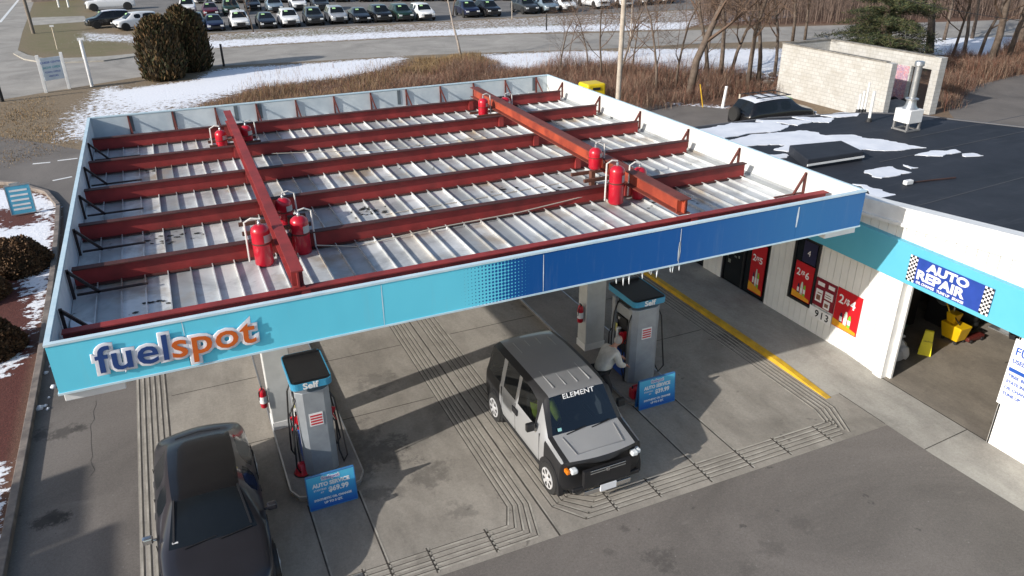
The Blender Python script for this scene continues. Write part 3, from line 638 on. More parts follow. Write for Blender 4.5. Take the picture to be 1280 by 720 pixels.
# pier sign
o=empty('fuel_service_sign',(WX-.02,7.2,1.2),0,'white sign with blue service lettering on the white pier right of the garage','sign')
MB().box(WX-.03,WX-.002,6.2,7.98-.1,1.0,2.48).build('board',WPRINT,o)
MB().box(WX-.034,WX-.031,6.25,7.84,1.78,1.86).build('stripe',BLUEP,o)
for s,z,sz in (('FULL SERVICE',2.16,.24),('USED CAR SALES',1.98,.12),('TIRES  BRAKES',1.66,.09),('STATE INSPECTION',1.52,.09),('OIL CHANGE',1.38,.09),('TUNE UP',1.24,.09)):
    text('print',s,sz,BLUEP,frame((WX-.034,7.82,z),(0,-1,0),(0,0,1)),o,.002,.003)
# things in the garage
def part(mb,name,m,o,**k): return mb.build(name,m,o,**k)
DX,DY=.55,1.05
o=empty('mop_bucket',(16.95,10.0,0),0,'yellow wheeled mop bucket with wringer and mop handle on the garage floor','mop bucket')
YP=mat('bucket_yellow',(.8,.5,.01),.35)
def frust(mb,x,y,z0,z1,a,b_,a2,b2):
    mb.add([(x-a,y-b_,z0),(x+a,y-b_,z0),(x+a,y+b_,z0),(x-a,y+b_,z0),(x-a2,y-b2,z1),(x+a2,y-b2,z1),(x+a2,y+b2,z1),(x-a2,y+b2,z1)],[(3,2,1,0),(4,5,6,7),(0,1,5,4),(1,2,6,5),(2,3,7,6),(3,0,4,7)])
mb=MB(); frust(mb,16.95,10.0,.1,.52,.17,.22,.22,.30); part(mb,'bucket',YP,o,bevel=.03)
mb=MB(); frust(mb,16.95,10.12,.5,.78,.1,.1,.15,.14); mb.bar((16.85,10.15,.7),(16.8,10.3,1.0),.04); part(mb,'wringer',YP,o,bevel=.02)
mb=MB(); mb.tube([(16.95,10.1,.4),(17.1,10.35,1.55)],.014,8); part(mb,'mop_handle',mat('handle_white',(.7,.68,.6),.5),o)
for dx in (-.14,.14):
    for dy in (-.18,.18): part(MB().lathe([(.045,-.015),(.045,.015)],(16.95+dx,10+dy,.06),10,'x'),'wheel',RUB,o)
o=empty('wet_floor_sign',(16.2,10.1,0),0,'yellow folding wet floor sign standing by the garage mop bucket','wet floor sign')
for s in (-1,1):
    mb=MB(); mb.add([(16.2+s*.10,9.95,.012),(16.2+s*.10,10.25,.012),(16.2+s*.02,10.20,.66),(16.2+s*.02,10.00,.66),(16.2+s*.12,9.95,.012),(16.2+s*.12,10.25,.012),(16.2+s*.04,10.19,.66),(16.2+s*.04,10.01,.66)],[(0,1,2,3),(7,6,5,4),(0,4,5,1),(1,5,6,2),(2,6,7,3),(3,7,4,0)])
    mb.build('panel',mat('sign_yellow',(.75,.68,.02),.4),o)
text('print','CAUTION',.05,BPRINT,frame((16.10,10.19,.38),(0,-1,0),(.2,0,1)),o,.001); 
o=empty('trash_bag',(14.85,10.35,0),0,'white knotted trash bag slumped inside the garage door jamb','trash bag')
bmh=bmesh.new(); bmesh.ops.create_icosphere(bmh,subdivisions=3,radius=.26)
for v_ in bmh.verts:
    k=1+.12*math.sin(v_.co.x*23+v_.co.z*9)+.08*math.sin(v_.co.y*31+v_.co.z*17)
    v_.co=Vector((v_.co.x*k*(1-.3*max(0,v_.co.z/.26)),v_.co.y*k*(1-.3*max(0,v_.co.z/.26)),max(-.2,v_.co.z*1.25)*k+.24))
me_=bpy.data.meshes.new('bag'); bmh.to_mesh(me_); bmh.free(); me_.materials.append(mat('bag_plastic',(.5,.5,.5),.35)); bo=bpy.data.objects.new('bag',me_); COL.objects.link(bo); bo.parent=o
mb=MB(); mb.tube([(14.85,10.35,.5),(14.87,10.36,.6),(14.93,10.36,.64)],[.05,.03,.06],6); mb.build('knot',MATS['bag_plastic'],o)
o=empty('tool_cabinet',(16.6,10.75,0),0,'black tool cabinet with chrome drawer pulls against the dark garage wall','cabinet')
MB().box(16.0,17.1,10.45,11.04,.1,1.75).build('case',BLACK,o,bevel=.02)
for z in (.9,1.2,1.5): MB().box(16.3,16.5,10.42,10.448,z,z+.05).build('drawer_pull',CHROME,o)
o=empty('storage_crate',(15.7,10.7,0),0,'dark green plastic crate under shelf inside the garage','crate')
mb=MB(); frust(mb,15.65,10.72,.012,.5,.2,.22,.24,.26); mb.build('tub',mat('crate_green',(.01,.10,.06),.5),o,bevel=.02); MB().box(15.39,15.91,10.45,10.99,.5,.54).build('lid',mat('crate_green_lid',(.015,.13,.08),.5),o)
o=empty('vehicle_lift',(20.4,10.2,0),0,'grey two post vehicle lift column on the garage floor','lift')
MB().box(20.3,20.6,10.0,10.3,.03,2.9).build('post',mat('lift_grey',(.42,.44,.45),.5),o,bevel=.01); MB().box(20.1,20.8,9.8,10.5,.013,.04).build('base_plate',STEEL,o); MB().bar((20.4,10.1,.25),(19.7,9.6,.25),.12).build('arm',BLACK,o)
o=empty('tyre_stack',(18.4,10.3,0),0,'stack of worn black tyres beside the mop bucket in the garage','tyres')
for k in range(4): MB().lathe([(.2,.02),(.3,.0),(.33,.06),(.33,.16),(.3,.22),(.2,.2)],(18.4+rng.uniform(-.03,.03),10.35,.02+.225*k),20).build('tyre',RUB,o,smooth=R_(50))
o=empty('floor_jack',(17.9,9.6,0),0,'dark red trolley jack lying on the garage floor','jack')
MB().box(17.6,18.2,9.5,9.7,.05,.16).build('chassis',mat('jack_red',(.12,.02,.015),.5),o,bevel=.02); mb=MB(); mb.tube([(17.65,9.6,.15),(17.2,9.75,.75)],.018,6); mb.build('handle',BLACK,o)
for dx in (-.2,.2): MB().lathe([(.05,-.13),(.05,.13)],(17.9+dx,9.6,.06),10,'y').build('wheel',BLACK,o)
for nm_,dx_,dy_ in (('mop_bucket',.55,1.1),('wet_floor_sign',.1,.85),('trash_bag',.62,.72),('tool_cabinet',.1,1.6),('storage_crate',.35,1.1),('vehicle_lift',-1.1,.7),('tyre_stack',.1,1.2),('floor_jack',.1,1.3)):
    for ob in [x for x in bpy.data.objects if x.name==nm_ and x.parent is None]: ob.location.x+=dx_; ob.location.y+=dy_
for ob in [x for x in bpy.data.objects if x.name=='wet_floor_sign' and x.parent is None]: ob.rotation_euler.z=R_(36)
o=empty('garage_equipment',(18.0,11.7,0),0,'dark bulky equipment with a round grey cover behind the mop bucket','equipment')
MB().box(17.7,18.5,11.5,12.2,.05,.9).build('housing',BLACK,o,bevel=.08,seg=3); MB().lathe([(.05,0),(.24,.02),(.26,.08),(.1,.12)],(17.66,11.75,.95),16,'x').build('round_cover',STEEL,o); mb=MB(); mb.tube([(17.9,11.9,.9),(18.1,12.0,1.3),(18.5,11.8,1.35),(18.6,11.6,.8)],.03,8); mb.build('hose',BLACK,o,smooth=True)
# roof furniture
def zr(y): return zp(y)-.03
o=empty('roof_vent_stack',(20.45,16.15,zr(16)),0,'galvanised exhaust stack on white curb box on the black roof','vent')
mb=MB()
for dx in (-.24,.24):
    for dy in (-.24,.24): mb.box(20.45+dx-.03,20.45+dx+.03,16.15+dy-.03,16.15+dy+.03,4.08,4.32)
mb.bar((20.15,15.9,4.1),(20.75,15.9,4.1),.05); mb.bar((20.15,16.4,4.1),(20.75,16.4,4.1),.05); mb.bar((20.2,15.88,4.1),(20.2,16.42,4.1),.05); mb.bar((20.7,15.88,4.1),(20.7,16.42,4.1),.05); mb.build('stand',mat('stand_grey',(.2,.2,.2),.7),o)
MB().box(20.17,20.73,15.87,16.43,4.32,4.72).build('curb_box',WHITE,o,bevel=.02)
MB().lathe([(.22,4.72),(.15,4.84),(.14,4.98),(.19,4.99),(.19,5.02),(.11,5.05)],(20.45,16.15,0),20).build('flashing_cone',STEEL,o,smooth=R_(40))
MB().lathe([(.10,5.03),(.10,5.98)],(20.45,16.15,0),20).build('pipe',STEEL,o,smooth=R_(40))
MB().lathe([(.102,5.96),(.135,5.97),(.135,6.08),(.12,6.10),(.02,6.105)],(20.45,16.15,0),20).build('cap',STEEL,o,smooth=R_(40))
def pvc(px,py,h,label,z=4.08,r=.045):
    p=at(px,py,z); o=empty('vent_pipe',(p.x,p.y,z),0,label,'pipe','white vent pipes at the far roof edge')
    MB().lathe([(r,0),(r,h)],(0,0,0),12).build('pipe',WHITE,o,world=False,smooth=R_(40)); MB().lathe([(r*2.2,0),(r*1.6,.12)],(0,0,0),12).build('boot',BLACK,o,world=False)
pvc(1086,152,.95,'short white pipe with black boot on the roof, nearest of the white pipes')
pvc(1072,141,.62,'leftmost of the thin white pipes at the far roof edge',r=.035); pvc(1076,141,.72,'middle thin white pipe at the far roof edge',r=.035); pvc(1080,141,1.0,'tallest thin white pipe at the far roof edge',r=.03)
o=empty('roof_hatch',(16,15,4.1),0,'low black raised hatch on the roof beside the canopy','roof hatch')
hp=[at(x,y,4.1) for x,y in ((1008,211),(1078,200),(1050,186),(985,192))]
MB().prism([(p.x,p.y) for p in hp],4.075,4.34).build('cover',ROOFM,o,bevel=.03)
a_,c_=hp[0],hp[1]; MB().bar((a_.x-.02,a_.y-.03,4.2),(c_.x,c_.y-.03,4.2),.02,.05).build('edge_strip',TRIMW,o)
p=at(1135,229,4.12); o=empty('roof_hose',(p.x,p.y,zr(p.y)),0,'white fitting with dark hose lying on the black roof','hose')
zz=zr(p.y)+.04; MB().box(p.x-.12,p.x+.12,p.y-.06,p.y+.06,zz-.03,zz+.08).build('fitting',WHITE,o,bevel=.02)
q_=at(1195,220,4.14); mb=MB(); mb.tube([(p.x+.1,p.y,zz),((p.x+q_.x)/2,(p.y+q_.y)/2+.05,zr(p.y)+.02),(q_.x,q_.y,zr(q_.y)+.02)],.02,6); mb.build('hose',mat('hose_brown',(.06,.03,.025),.7),o)
# flag by the shop
FLS=(-.35,-1.2,-.45)
o=empty('flag',(13.9,17.6,0),0,'striped american flag hanging on the shop front under the canopy edge','flag')
mb=MB(); mb.tube([(14.38,17.0,1.2),(13.4,16.88,1.5)],.015,6); mb.build('pole',WHITE,o)
fm,t,b=_new('flag_cloth'); s_=t.nodes.new('ShaderNodeSeparateXYZ'); t.links.new(t.nodes.new('ShaderNodeTexCoord').outputs['UV'],s_.inputs[0])
st=math_(t,'LESS_THAN',math_(t,'FRACT',math_(t,'MULTIPLY',s_.outputs['Y'],6.5)),.5); cc=mixc(t,st,(.75,.75,.75),(.5,.02,.03))
ct=math_(t,'MULTIPLY',math_(t,'LESS_THAN',s_.outputs['X'],.4),math_(t,'GREATER_THAN',s_.outputs['Y'],.46)); cc=mixc(t,ct,cc,(.02,.03,.15)); t.links.new(cc,b.inputs['Base Color'])
nx_,ny_=14,8; vs=[];uv=[]
for j in range(ny_+1):
    for i in range(nx_+1):
        u,v_=i/nx_,j/ny_; vs.append((13.45+.72*u, 16.9+.2*u+.05*math.sin(u*9+v_*3), 1.45-.15*u-.7*(1-v_)+.05*math.sin(u*7))); uv.append((u,v_))
me_=bpy.data.meshes.new('cloth'); fs=[(j*(nx_+1)+i,j*(nx_+1)+i+1,(j+1)*(nx_+1)+i+1,(j+1)*(nx_+1)+i) for j in range(ny_) for i in range(nx_)]
off=worldoff(o); me_.from_pydata([tuple(Vector(p_)-off) for p_ in vs],[],fs); ul=me_.uv_layers.new()
for l in me_.loops: ul.data[l.index].uv=uv[l.vertex_index]
me_.materials.append(fm); me_.shade_smooth(); fo=bpy.data.objects.new('cloth',me_); COL.objects.link(fo); fo.parent=o
# ================================================================ PUMPS
PG=mat('pump_silver',(.36,.39,.42),.42,(.28,.30,.33),2,metal=.25); PBAND=mat('pump_band',(.05,.30,.50),.4)
def pump(cx,cy,w,label,price_side=-1):
    o=empty('fuel_pump',(cx,cy,.14),0,label,'fuel pump')
    H=2.18; y0,y1=cy-.42,cy+.42; hw=w/2-.06
    for s,yy in ((-1,y0),(1,y1)):
        mb=MB(); mb.prism([(cx-hw,yy),(cx-hw+.13,yy-.09),(cx+hw-.13,yy-.09),(cx+hw,yy),(cx+hw,yy+.13),(cx-hw,yy+.13)] if s<0 else [(cx-hw,yy),(cx+hw,yy),(cx+hw,yy-.13),(cx-hw,yy-.13)],.15,H-.12)
        mb.build('side_panel',PG,o,bevel=.012)
    MB().box(cx-hw+.09,cx+hw-.09,y0+.135,y1-.135,.15,H-.13).build('cabinet',BLACK,o,bevel=.01)
    for s in (-1,1):
        X=cx+s*(hw-.09)
        MB().box(X,X+s*.07,y0+.15,y1-.15,.17,.78).build('lower_door',BLUEP,o,bevel=.01)
        MB().box(X,X+s*.05,y0+.15,y1-.15,1.72,H-.2).build('display',mat('pump_display',(.30,.32,.34),.3),o,bevel=.01)
        MB().box(X,X+s*.08,y0+.2,y1-.2,1.55,1.70).build('card_panel',BLACK,o,bevel=.01)
        for k,(yy,mm) in enumerate(((y0+.3,REDP),(y0+.43,BPRINT),(y0+.56,WPRINT))):
            MB().box(X+s*.0,X+s*.10,yy-.04,yy+.04,1.05,1.35).build('nozzle_boot',mm if k!=1 else BLACK,o,bevel=.01)
        for k,yy in enumerate((y0+.02,y1-.2)):
            xx=X+s*.16
            mb=MB(); mb.tube([(X+s*.05,yy,2.0),(xx,yy-.02,1.75),(xx+s*.06,yy-.05,1.1),(xx+s*.1,yy-.12,.45),(xx+s*.04,yy-.02,.24),(xx,yy+.14,.42),(xx,yy+.16,1.1),(X+s*.1,yy+.16,1.22)],.017,8); mb.build('hose',BLACK,o,smooth=True)
        mb=MB(); mb.bar((X+s*.1,y0+.3,1.2),(X+s*.17,y0+.3,1.36),.04,.08); mb.tube([(X+s*.15,y0+.3,1.18),(X+s*.2,y0+.3,1.05)],.015,6); mb.build('nozzle',TR,o)
        MB().box(X+s*.051,X+s*.056,y0+.62,y0+.7,1.2,1.42).build('sticker',mat('sticker_yellow',(.75,.68,.2),.5),o)
        text('print','87',.09,WPRINT,frame((X+s*.09,y0+.55 if s<0 else y0+.25,1.6),(0,-1 if s<0 else 1,0),(0,0,1)),o,.001)
    # canopy tray
    tw,ty0,ty1=w/2,cy-.60,cy+.60; z0,z1=H+.01,H+.145
    def rr(a,y_0,y_1,r):
        P=[]
        for (x_,y_),a0 in (((a-r,y_1-r),0),((-a+r,y_1-r),90),((-a+r,y_0+r),180),((a-r,y_0+r),270)):
            for k in range(5): A_=R_(a0+k*22.5); P.append((cx+x_+r*math.cos(A_),y_+r*math.sin(A_)))
        return P
    out=rr(tw,ty0,ty1,.12); inr=rr(tw-.018,ty0+.018,ty1-.018,.105); n=len(out)
    vs=[(x,y,z0) for x,y in out]+[(x,y,z1) for x,y in out]+[(x,y,z1) for x,y in inr]+[(x,y,z0+.10) for x,y in inr]
    fs=[tuple(range(n))[::-1]]
    for r_ in range(3): fs+=[(r_*n+i,r_*n+(i+1)%n,(r_+1)*n+(i+1)%n,(r_+1)*n+i) for i in range(n)]
    MB().add(vs,fs).build('tray',PBAND,o)
    MB().prism(inr,z0+.09,z1-.012).build('tray_floor',BLACK,o)
    for yy in (ty0+.06,ty1-.12): MB().box(cx-tw+.06,cx+tw-.06,yy,yy+.06,z1-.011,z1+.03).build('tray_rib',BLACK,o)
    
    text('print','Self',.17,WPRINT,frame((cx-.17,ty0-.004,z0+.015),(1,0,0),(0,0,1)),o,.002,.006,sx=1.15)
    mb=MB(); mb.box(cx-.13,cx+.13,y0-.100,y0-.092,1.30,1.58); mb.build('sticker',WPRINT,o)
    mb=MB()
    for z in (1.33,1.39,1.45,1.51): mb.box(cx-.11,cx+.11,y0-.104,y0-.1005,z,z+.035)
    mb.build('print',mat('print_red',(.6,.05,.06),.5),o)
    return o
def island(x0,x1,y0,y1,label):
    P=[(x0,y1),(x0,y0+.35),(x0+.12,y0+.1),(x0+.4,y0),(x1-.4,y0),(x1-.12,y0+.1),(x1,y0+.35),(x1,y1)]
    o=empty('pump_island',((x0+x1)/2,(y0+y1)/2,0),0,label,'pump island')
    MB().prism(P,.009,.14).build('slab',m_concrete('island_'+label[:4],(.25,.23,.21),(.16,.15,.14)),o,bevel=.02); mb=MB(); P2=P[::-1]
    for a,c_ in zip(P[:-1],P[1:]): mb.bar((a[0],a[1],.118),(c_[0],c_[1],.118),.03,.05)
    mb.build('steel_edge',STEEL,o)
island(.84,2.25,11.95,23.2,'concrete pump island under the left grey fuel pump'); island(8.3,9.62,11.95,23.2,'long concrete pump island under the right fuel pump beside the person')
pump(1.53,13.05,.76,'grey self service fuel pump with black topped blue tray, left island'); pump(9.05,13.2,.86,'grey self service fuel pump with blue tray beside the person refuelling')
o=empty('ground_reel',(1.15,12.75,.14),0,'round red cone at the foot of the left fuel pump','cone')
MB().lathe([(.16,0),(.15,.04),(.12,.12),(.09,.22),(.03,.26)],(0,0,0),16).build('cone_body',TR,o,world=False,smooth=R_(40)); MB().lathe([(.17,0),(.17,.02)],(0,0,0),16).build('base',BLACK,o,world=False)
def extinguisher(x,y,z,label):
    o=empty('fire_extinguisher',(x,y,z),0,label,'extinguisher')
    MB().lathe([(.06,0),(.075,.02),(.075,.38),(.05,.45),(.02,.47)],n=16).build('body',TR,o,world=False,smooth=R_(40))
    MB().box(-.01,.01,-.06,.05,.46,.50).build('handle',BLACK,o,world=False); mb=MB(); mb.tube([(0,-.04,.47),(-.07,-.05,.42),(-.08,-.02,.2)],.01,6); mb.build('hose',BLACK,o,world=False)
    lb=MB(); lb.lathe([(.0765,.12),(.0765,.28)],n=16); lb.build('label_plate',WPRINT,o,world=False)
    MB().box(.06,.1,-.03,.03,.1,.4).build('bracket',STEEL,o,world=False)
extinguisher(.75,14.45,.75,'red extinguisher with white label on the side of the left white column'); extinguisher(8.40,14.6,.95,'red extinguisher on the side of the white column behind the person')
for n_,(x,y) in enumerate(((.80,14.43),)):
    mb=MB(); 
# A-frame boards
def aframe(x0,x1,y,h,price,label):
    o=empty('sandwich_board',((x0+x1)/2,y,0),0,label,'sandwich board')
    cx=(x0+x1)/2; w=(x1-x0)
    m_=MATS.get('board_gradient')
    if not m_:
        m_,t,b=_new('board_gradient'); MATS['board_gradient']=m_
        s_=t.nodes.new('ShaderNodeSeparateXYZ'); t.links.new(coords(t),s_.inputs[0])
        t.links.new(ramp(t,math_(t,'DIVIDE',s_.outputs['Z'],.8),[(.05,(.014,.09,.40)),(.5,(.04,.31,.62)),(.95,(.10,.50,.70))]),b.inputs['Base Color']); b.inputs['Roughness'].default_value=.35
    for s,nm in ((-1,'front_board'),(1,'back_board')):
        up=Vector((0,-s*.10,1)).normalized(); fr_=frame((x0 if s<0 else x1,y+s*.09,.02),(1 if s<0 else -1,0,0),up); mb=MB(); mb.xf=fr_
        mb.box(0,w,0,h,-.02,0); mb.build(nm,m_,o,bevel=.006)
        mb=MB(); mb.xf=fr_
        for a in ((0,w,-.004,.015),(0,w,h-.012,h+.006)): mb.box(*a,-.024,.004)
        for a in ((-.006,.010),(w-.010,w+.006)): mb.box(*a,-.004,h+.006,-.024,.004) if False else mb.box(a[0],a[1],.016,h-.013,-.024,.004)
        mb.build('frame',mat('board_edge',(.05,.2,.45),.4),o)
    up=Vector((0,.10,1)).normalized(); base=Vector((x0,y-.09,.02))
    def tx(s,u,v_,size,off=.003,m_=WPRINT,lift=.003,sx=1,al='CENTER'):
        fr_=frame(base+Vector((w*u,0,0))+up*(h*v_)+Vector((0,-lift,0)),(1,0,0),up); text('print',s,size*h,m_,fr_,o,.001,off,al,sx=sx)
    tx('fuelspot',.5,.85,.14,.012,WPRINT,.003); tx('fuelspot',.5,.85,.14,.0,mat('print_violet',(.18,.12,.45),.4),.006)
    tx('AUTO SERVICE',.5,.66,.155,.006,sx=.92); tx('STARTING',.26,.55,.07,.001); tx('AT',.30,.46,.07,.001); tx('$'+price,.64,.45,.20,.006,sx=.95)
    tx('SYNTHETIC OIL CHANGE',.5,.25,.085,.003); tx('UP TO 5 QT.',.5,.13,.085,.003)
aframe(1.08,1.98,11.78,.72,'69.99','blue auto service sandwich board priced $69.99 before the left pump'); aframe(8.42,9.37,11.95,.72,'39.99','blue auto service sandwich board priced $39.99 beside the right pump')
# ================================================================ VEHICLES
def hull(stations,rows_fn,cls,parent,mats,names,sub=1,crease=({4,7},.65)):
    """stations: list of dict -> half section points (x,z); builds a closed mirrored shell split by class"""
    secs=[rows_fn(s) for s in stations]; nr=len(secs[0]); bm=bmesh.new(); V={}
    for i,(s,sec) in enumerate(zip(stations,secs)):
        for j,(x,z) in enumerate(sec):
            for sd in (1,-1):
                if x<1e-6 and sd==-1: V[i,j,-1]=V[i,j,1]; continue
                dy=s.get('dy',0)*(x/ max(1e-6,max(p[0] for p in sec)))**2
                V[i,j,sd]=bm.verts.new((sd*x,s['y']+dy,z))
    lay=bm.edges.layers.float.new('crease_edge')
    def face(vs,c):
        u=[]; [u.append(v_) for v_ in vs if v_ not in u]
        if len(u)<3: return
        try: f=bm.faces.new(u); f.material_index=c
        except ValueError: pass
    n=len(stations)
    for i in range(n-1):
        for j in range(nr-1):
            c=cls(i,j)
            face([V[i,j,1],V[i,j+1,1],V[i+1,j+1,1],V[i+1,j,1]],c); face([V[i,j,-1],V[i+1,j,-1],V[i+1,j+1,-1],V[i,j+1,-1]],c)
    for i,s in ((0,1),(n-1,-1)):
        for j in range(nr-1):
            c=cls(i if i==0 else n-1,j); vs=[V[i,j,1],V[i,j,-1],V[i,j+1,-1],V[i,j+1,1]]; face(vs if s>0 else vs[::-1],c)
    bmesh.ops.recalc_face_normals(bm,faces=bm.faces)
    for i in range(n-1):
        for j in crease[0]:
            for sd in (1,-1):
                e=bm.edges.get((V[i,j,sd],V[i+1,j,sd]))
                if e: e[lay]=crease[1]
    for i in range(n):
        if stations[i].get('cr'):
            for j in range(nr-1):
                for sd in (1,-1):
                    e=bm.edges.get((V[i,j,sd],V[i,j+1,sd])) if V[i,j,sd]!=V[i,j+1,sd] else None
                    if e: e[lay]=max(e[lay],stations[i]['cr'])
    for e in bm.edges:
        if len(e.link_faces)==2 and e.link_faces[0].material_index!=e.link_faces[1].material_index: e[lay]=.7
    me=bpy.data.meshes.new('h'); bm.to_mesh(me); bm.free(); ob=bpy.data.objects.new('h',me); COL.objects.link(ob)
    if sub:
        md=ob.modifiers.new('s','SUBSURF'); md.levels=sub; md.render_levels=sub
    for k in range(len(mats)): me.materials.append(mats[k] or BLACK)
    bpy.context.view_layer.update(); ev=bpy.data.meshes.new_from_object(ob.evaluated_get(bpy.context.evaluated_depsgraph_get()))
    bpy.data.objects.remove(ob)
    res=[]
    for k,(mm,nm) in enumerate(zip(mats,names)):
        if mm is None: continue
        b2=bmesh.new(); b2.from_mesh(ev); bmesh.ops.delete(b2,geom=[f for f in b2.faces if f.material_index!=k],context='FACES')
        if not b2.faces: b2.free(); continue
        for f in b2.faces: f.material_index=0; f.smooth=True
        m2=bpy.data.meshes.new(nm); b2.to_mesh(m2); b2.free(); m2.materials.append(mm); m2.set_sharp_from_angle(angle=R_(38))
        o2=bpy.data.objects.new(nm,m2); COL.objects.link(o2); o2.parent=parent; res.append(o2)
    return res
def wheel(parent,x,y,r,side,rimm,detail=True,name='wheel'):
    w_=.2
    ty=MB().lathe([(r*.62,-w_/2),(r*.93,-w_/2),(r,-w_*.32),(r,w_*.32),(r*.93,w_/2),(r*.62,w_/2)],(x,y,r),24 if detail else 12,'x').build(name,RUB,parent,world=False,smooth=R_(45))
    rm=MB(); xo=x+side*(w_/2-.02)
    if detail:
        rm.lathe([(r*.64,0),(r*.63,side*.012),(.01,side*.012)],(x+side*w_/2,y,r),28,'x')
        rm.cur=1; xs_=x+side*(w_/2+.015)
        for k in range(7):
            a=2*math.pi*(k+.5)/7; q=[(r*.26,-.10),(r*.52,-.27),(r*.56,0),(r*.52,.27),(r*.26,.10)]
            rm.add([(xs_,y+rr_*math.cos(a+da),r+rr_*math.sin(a+da)) for rr_,da in q],[(0,1,2,3,4)])
        rm.cur=0; rm.lathe([(r*.15,0),(r*.13,side*.012),(.01,side*.016)],(x+side*(w_/2+.012),y,r),12,'x')
    else: rm.lathe([(r*.62,0),(r*.6,side*.01),(.01,side*.012)],(xo,y,r),10,'x')
    rm.build('rim',[rimm,BLACK] if detail else rimm,ty,world=False)
    return ty
def arch(parent,x,y,r,side,m_,R=1.22):
    mb=MB(); n=12; vs=[]
    for k in range(n+1):
        a=math.pi*k/n; vs.append((x,y+math.cos(a)*r*R,r+math.sin(a)*r*R))
    vs+= [(x,y-r*R,.2),(x,y+r*R,.2)]
    vv=vs+[(x-side*.1,p[1],p[2]) for p in vs]; m=len(vs)
    mb.add(vv,[tuple(range(m)),tuple(range(m,2*m))[::-1]]+[(i,(i+1)%m,(i+1)%m+m,i+m) for i in range(m)]); mb.build('wheel_arch',m_,parent,world=False)
CARP={}
def cpaint(n,c,metal=.4,rough=.3):
    if n not in CARP: CARP[n]=mat('paint_'+n,c,rough,tuple(x*.93 for x in c),1.0,metal=metal,coat=.6)
    return CARP[n]
# generic car spec: front at y=0, going +y. zones: hood, screen, cabin, rear screen, boot
def gen_rows(s):
    W_=s['w']; t_=s['top']; b_=s.get('bot',.22); bl=s.get('belt',t_-.06); cab=s['cab']
    if cab>0:   # cabin section; cab = roof height
        rw=s['rw']
        return [(0,b_),(W_*.9,b_),(W_,b_+.14),(W_,(b_+bl)/2+.05),(W_*.985,bl),(W_*.96,bl+.05),(rw+s.get('o6',.05),cab-(.10 if 'o6' not in s else .075)),(rw,cab-(.035 if 'o6' not in s else .015)),(rw*.7,cab),(0,cab+.012)]
    h=t_
    return [(0,b_),(W_*.9,b_),(W_,b_+.14),(W_,(b_+h)/2),(W_*.985,h-.10),(W_*.96,h-.05),(W_*.90,h-.015),(W_*.80,h),(W_*.4,h+.01),(0,h+.018)]
def make_car(o,st,L,glass_side,glass_front,glass_rear,paint,wheels,detail,rimm=None,clad=None,hl=True,roofm=None,sub=1,glassm=None):
    n=len(st)
    def cls(i,j):
        if clad and clad(i,j): return 2
        if i in glass_side and j==5: return 1
        if i in glass_front and j>=7: return 1
        if i in glass_rear and j>=7: return 1
        if roofm and j>=7 and st[min(i,n-1)]['cab']>0: return 3
        return 0
    hull(st,gen_rows,cls,o,[paint,glassm or GLASS,BLACK,roofm],['body','windows','cladding','roof'],sub)
    Wd=max(s['w'] for s in st)
    for y,r in wheels:
        for sd in (-1,1):
            arch(o,sd*(Wd+.004),y,r,sd,BLACK); wheel(o,sd*(Wd-.075),y,r,sd,rimm or STEEL,detail)
def st(y,w,top,cab=0,rw=0,bot=.22,belt=None,dy=0):
    d=dict(y=y,w=w,top=top,cab=cab,rw=rw,bot=bot,dy=dy)
    if belt: d['belt']=belt
    return d
# ---------------------------------------------------------------- boxy SUV at the pump
PSIL=cpaint('silver',(.50,.51,.525),.45,.32); PROOF=cpaint('roof_grey',(.31,.315,.325),.4,.38); LAMP=mat('lamp_clear',(.75,.78,.8),.1,coat=.5); AMB=mat('lamp_amber',(.75,.2,.01),.2,coat=.5); PLATE=mat('plate_white',(.75,.77,.82),.4)
def tint_glass():
    m,t,b=_new('tinted_glass'); out=t.nodes['Material Output']; tr_=t.nodes.new('ShaderNodeBsdfTransparent'); tr_.inputs[0].default_value=(.30,.34,.36,1)
    gl_=t.nodes.new('ShaderNodeBsdfGlossy'); gl_.inputs['Roughness'].default_value=.03; gl_.inputs[0].default_value=(.8,.85,.9,1)
    fr_=t.nodes.new('ShaderNodeFresnel'); fr_.inputs[0].default_value=1.5; mx=t.nodes.new('ShaderNodeMixShader')
    t.links.new(math_(t,'ADD',fr_.outputs[0],.06),mx.inputs[0]); t.links.new(tr_.outputs[0],mx.inputs[1]); t.links.new(gl_.outputs[0],mx.inputs[2]); t.links.new(mx.outputs[0],out.inputs[0]); return m
TG=tint_glass()
sv=empty('boxy_suv',(6.27,9.55,.008),0,'silver boxy SUV with black fenders parked beside the right pump','SUV')
S1=[st(.15,.86,.86,bot=.30,dy=.20),st(.22,.89,.97,bot=.26,dy=.16),st(.45,.895,1.0,bot=.24,dy=.08),st(.98,.90,1.09,dy=.04),
    st(1.40,.90,1.1,1.72,.66,dy=.03),st(1.46,.90,1.1,1.745,.67),st(2.28,.90,1.1,1.775,.68),st(2.38,.90,1.1,1.775,.68),st(2.98,.90,1.1,1.775,.68),st(3.12,.90,1.1,1.77,.68),st(3.74,.89,1.1,1.74,.66),
    st(3.86,.88,1.12,1.68,.62),st(4.0,.87,1.0,bot=.26,dy=-.05),st(4.08,.83,.85,bot=.3,dy=-.08)]
for k_ in (3,4,11): S1[k_]['cr']=.6
for k_ in (6,7,8,9,10): S1[k_]['cr']=.9
for d_ in S1:
    if d_['cab']: d_['o6']=.13; d_['rw']-=.065
def clad1(i,j):
    if i>=9 and j in (4,6): return True
    if i==10 and j==5: return True
    if j<=0: return True
    if i<=2 and j<=4: return True
    if i==0: return j<=8
    if i>=9 and j<=3: return True
    return j==6 or (i in (4,) and j==5)
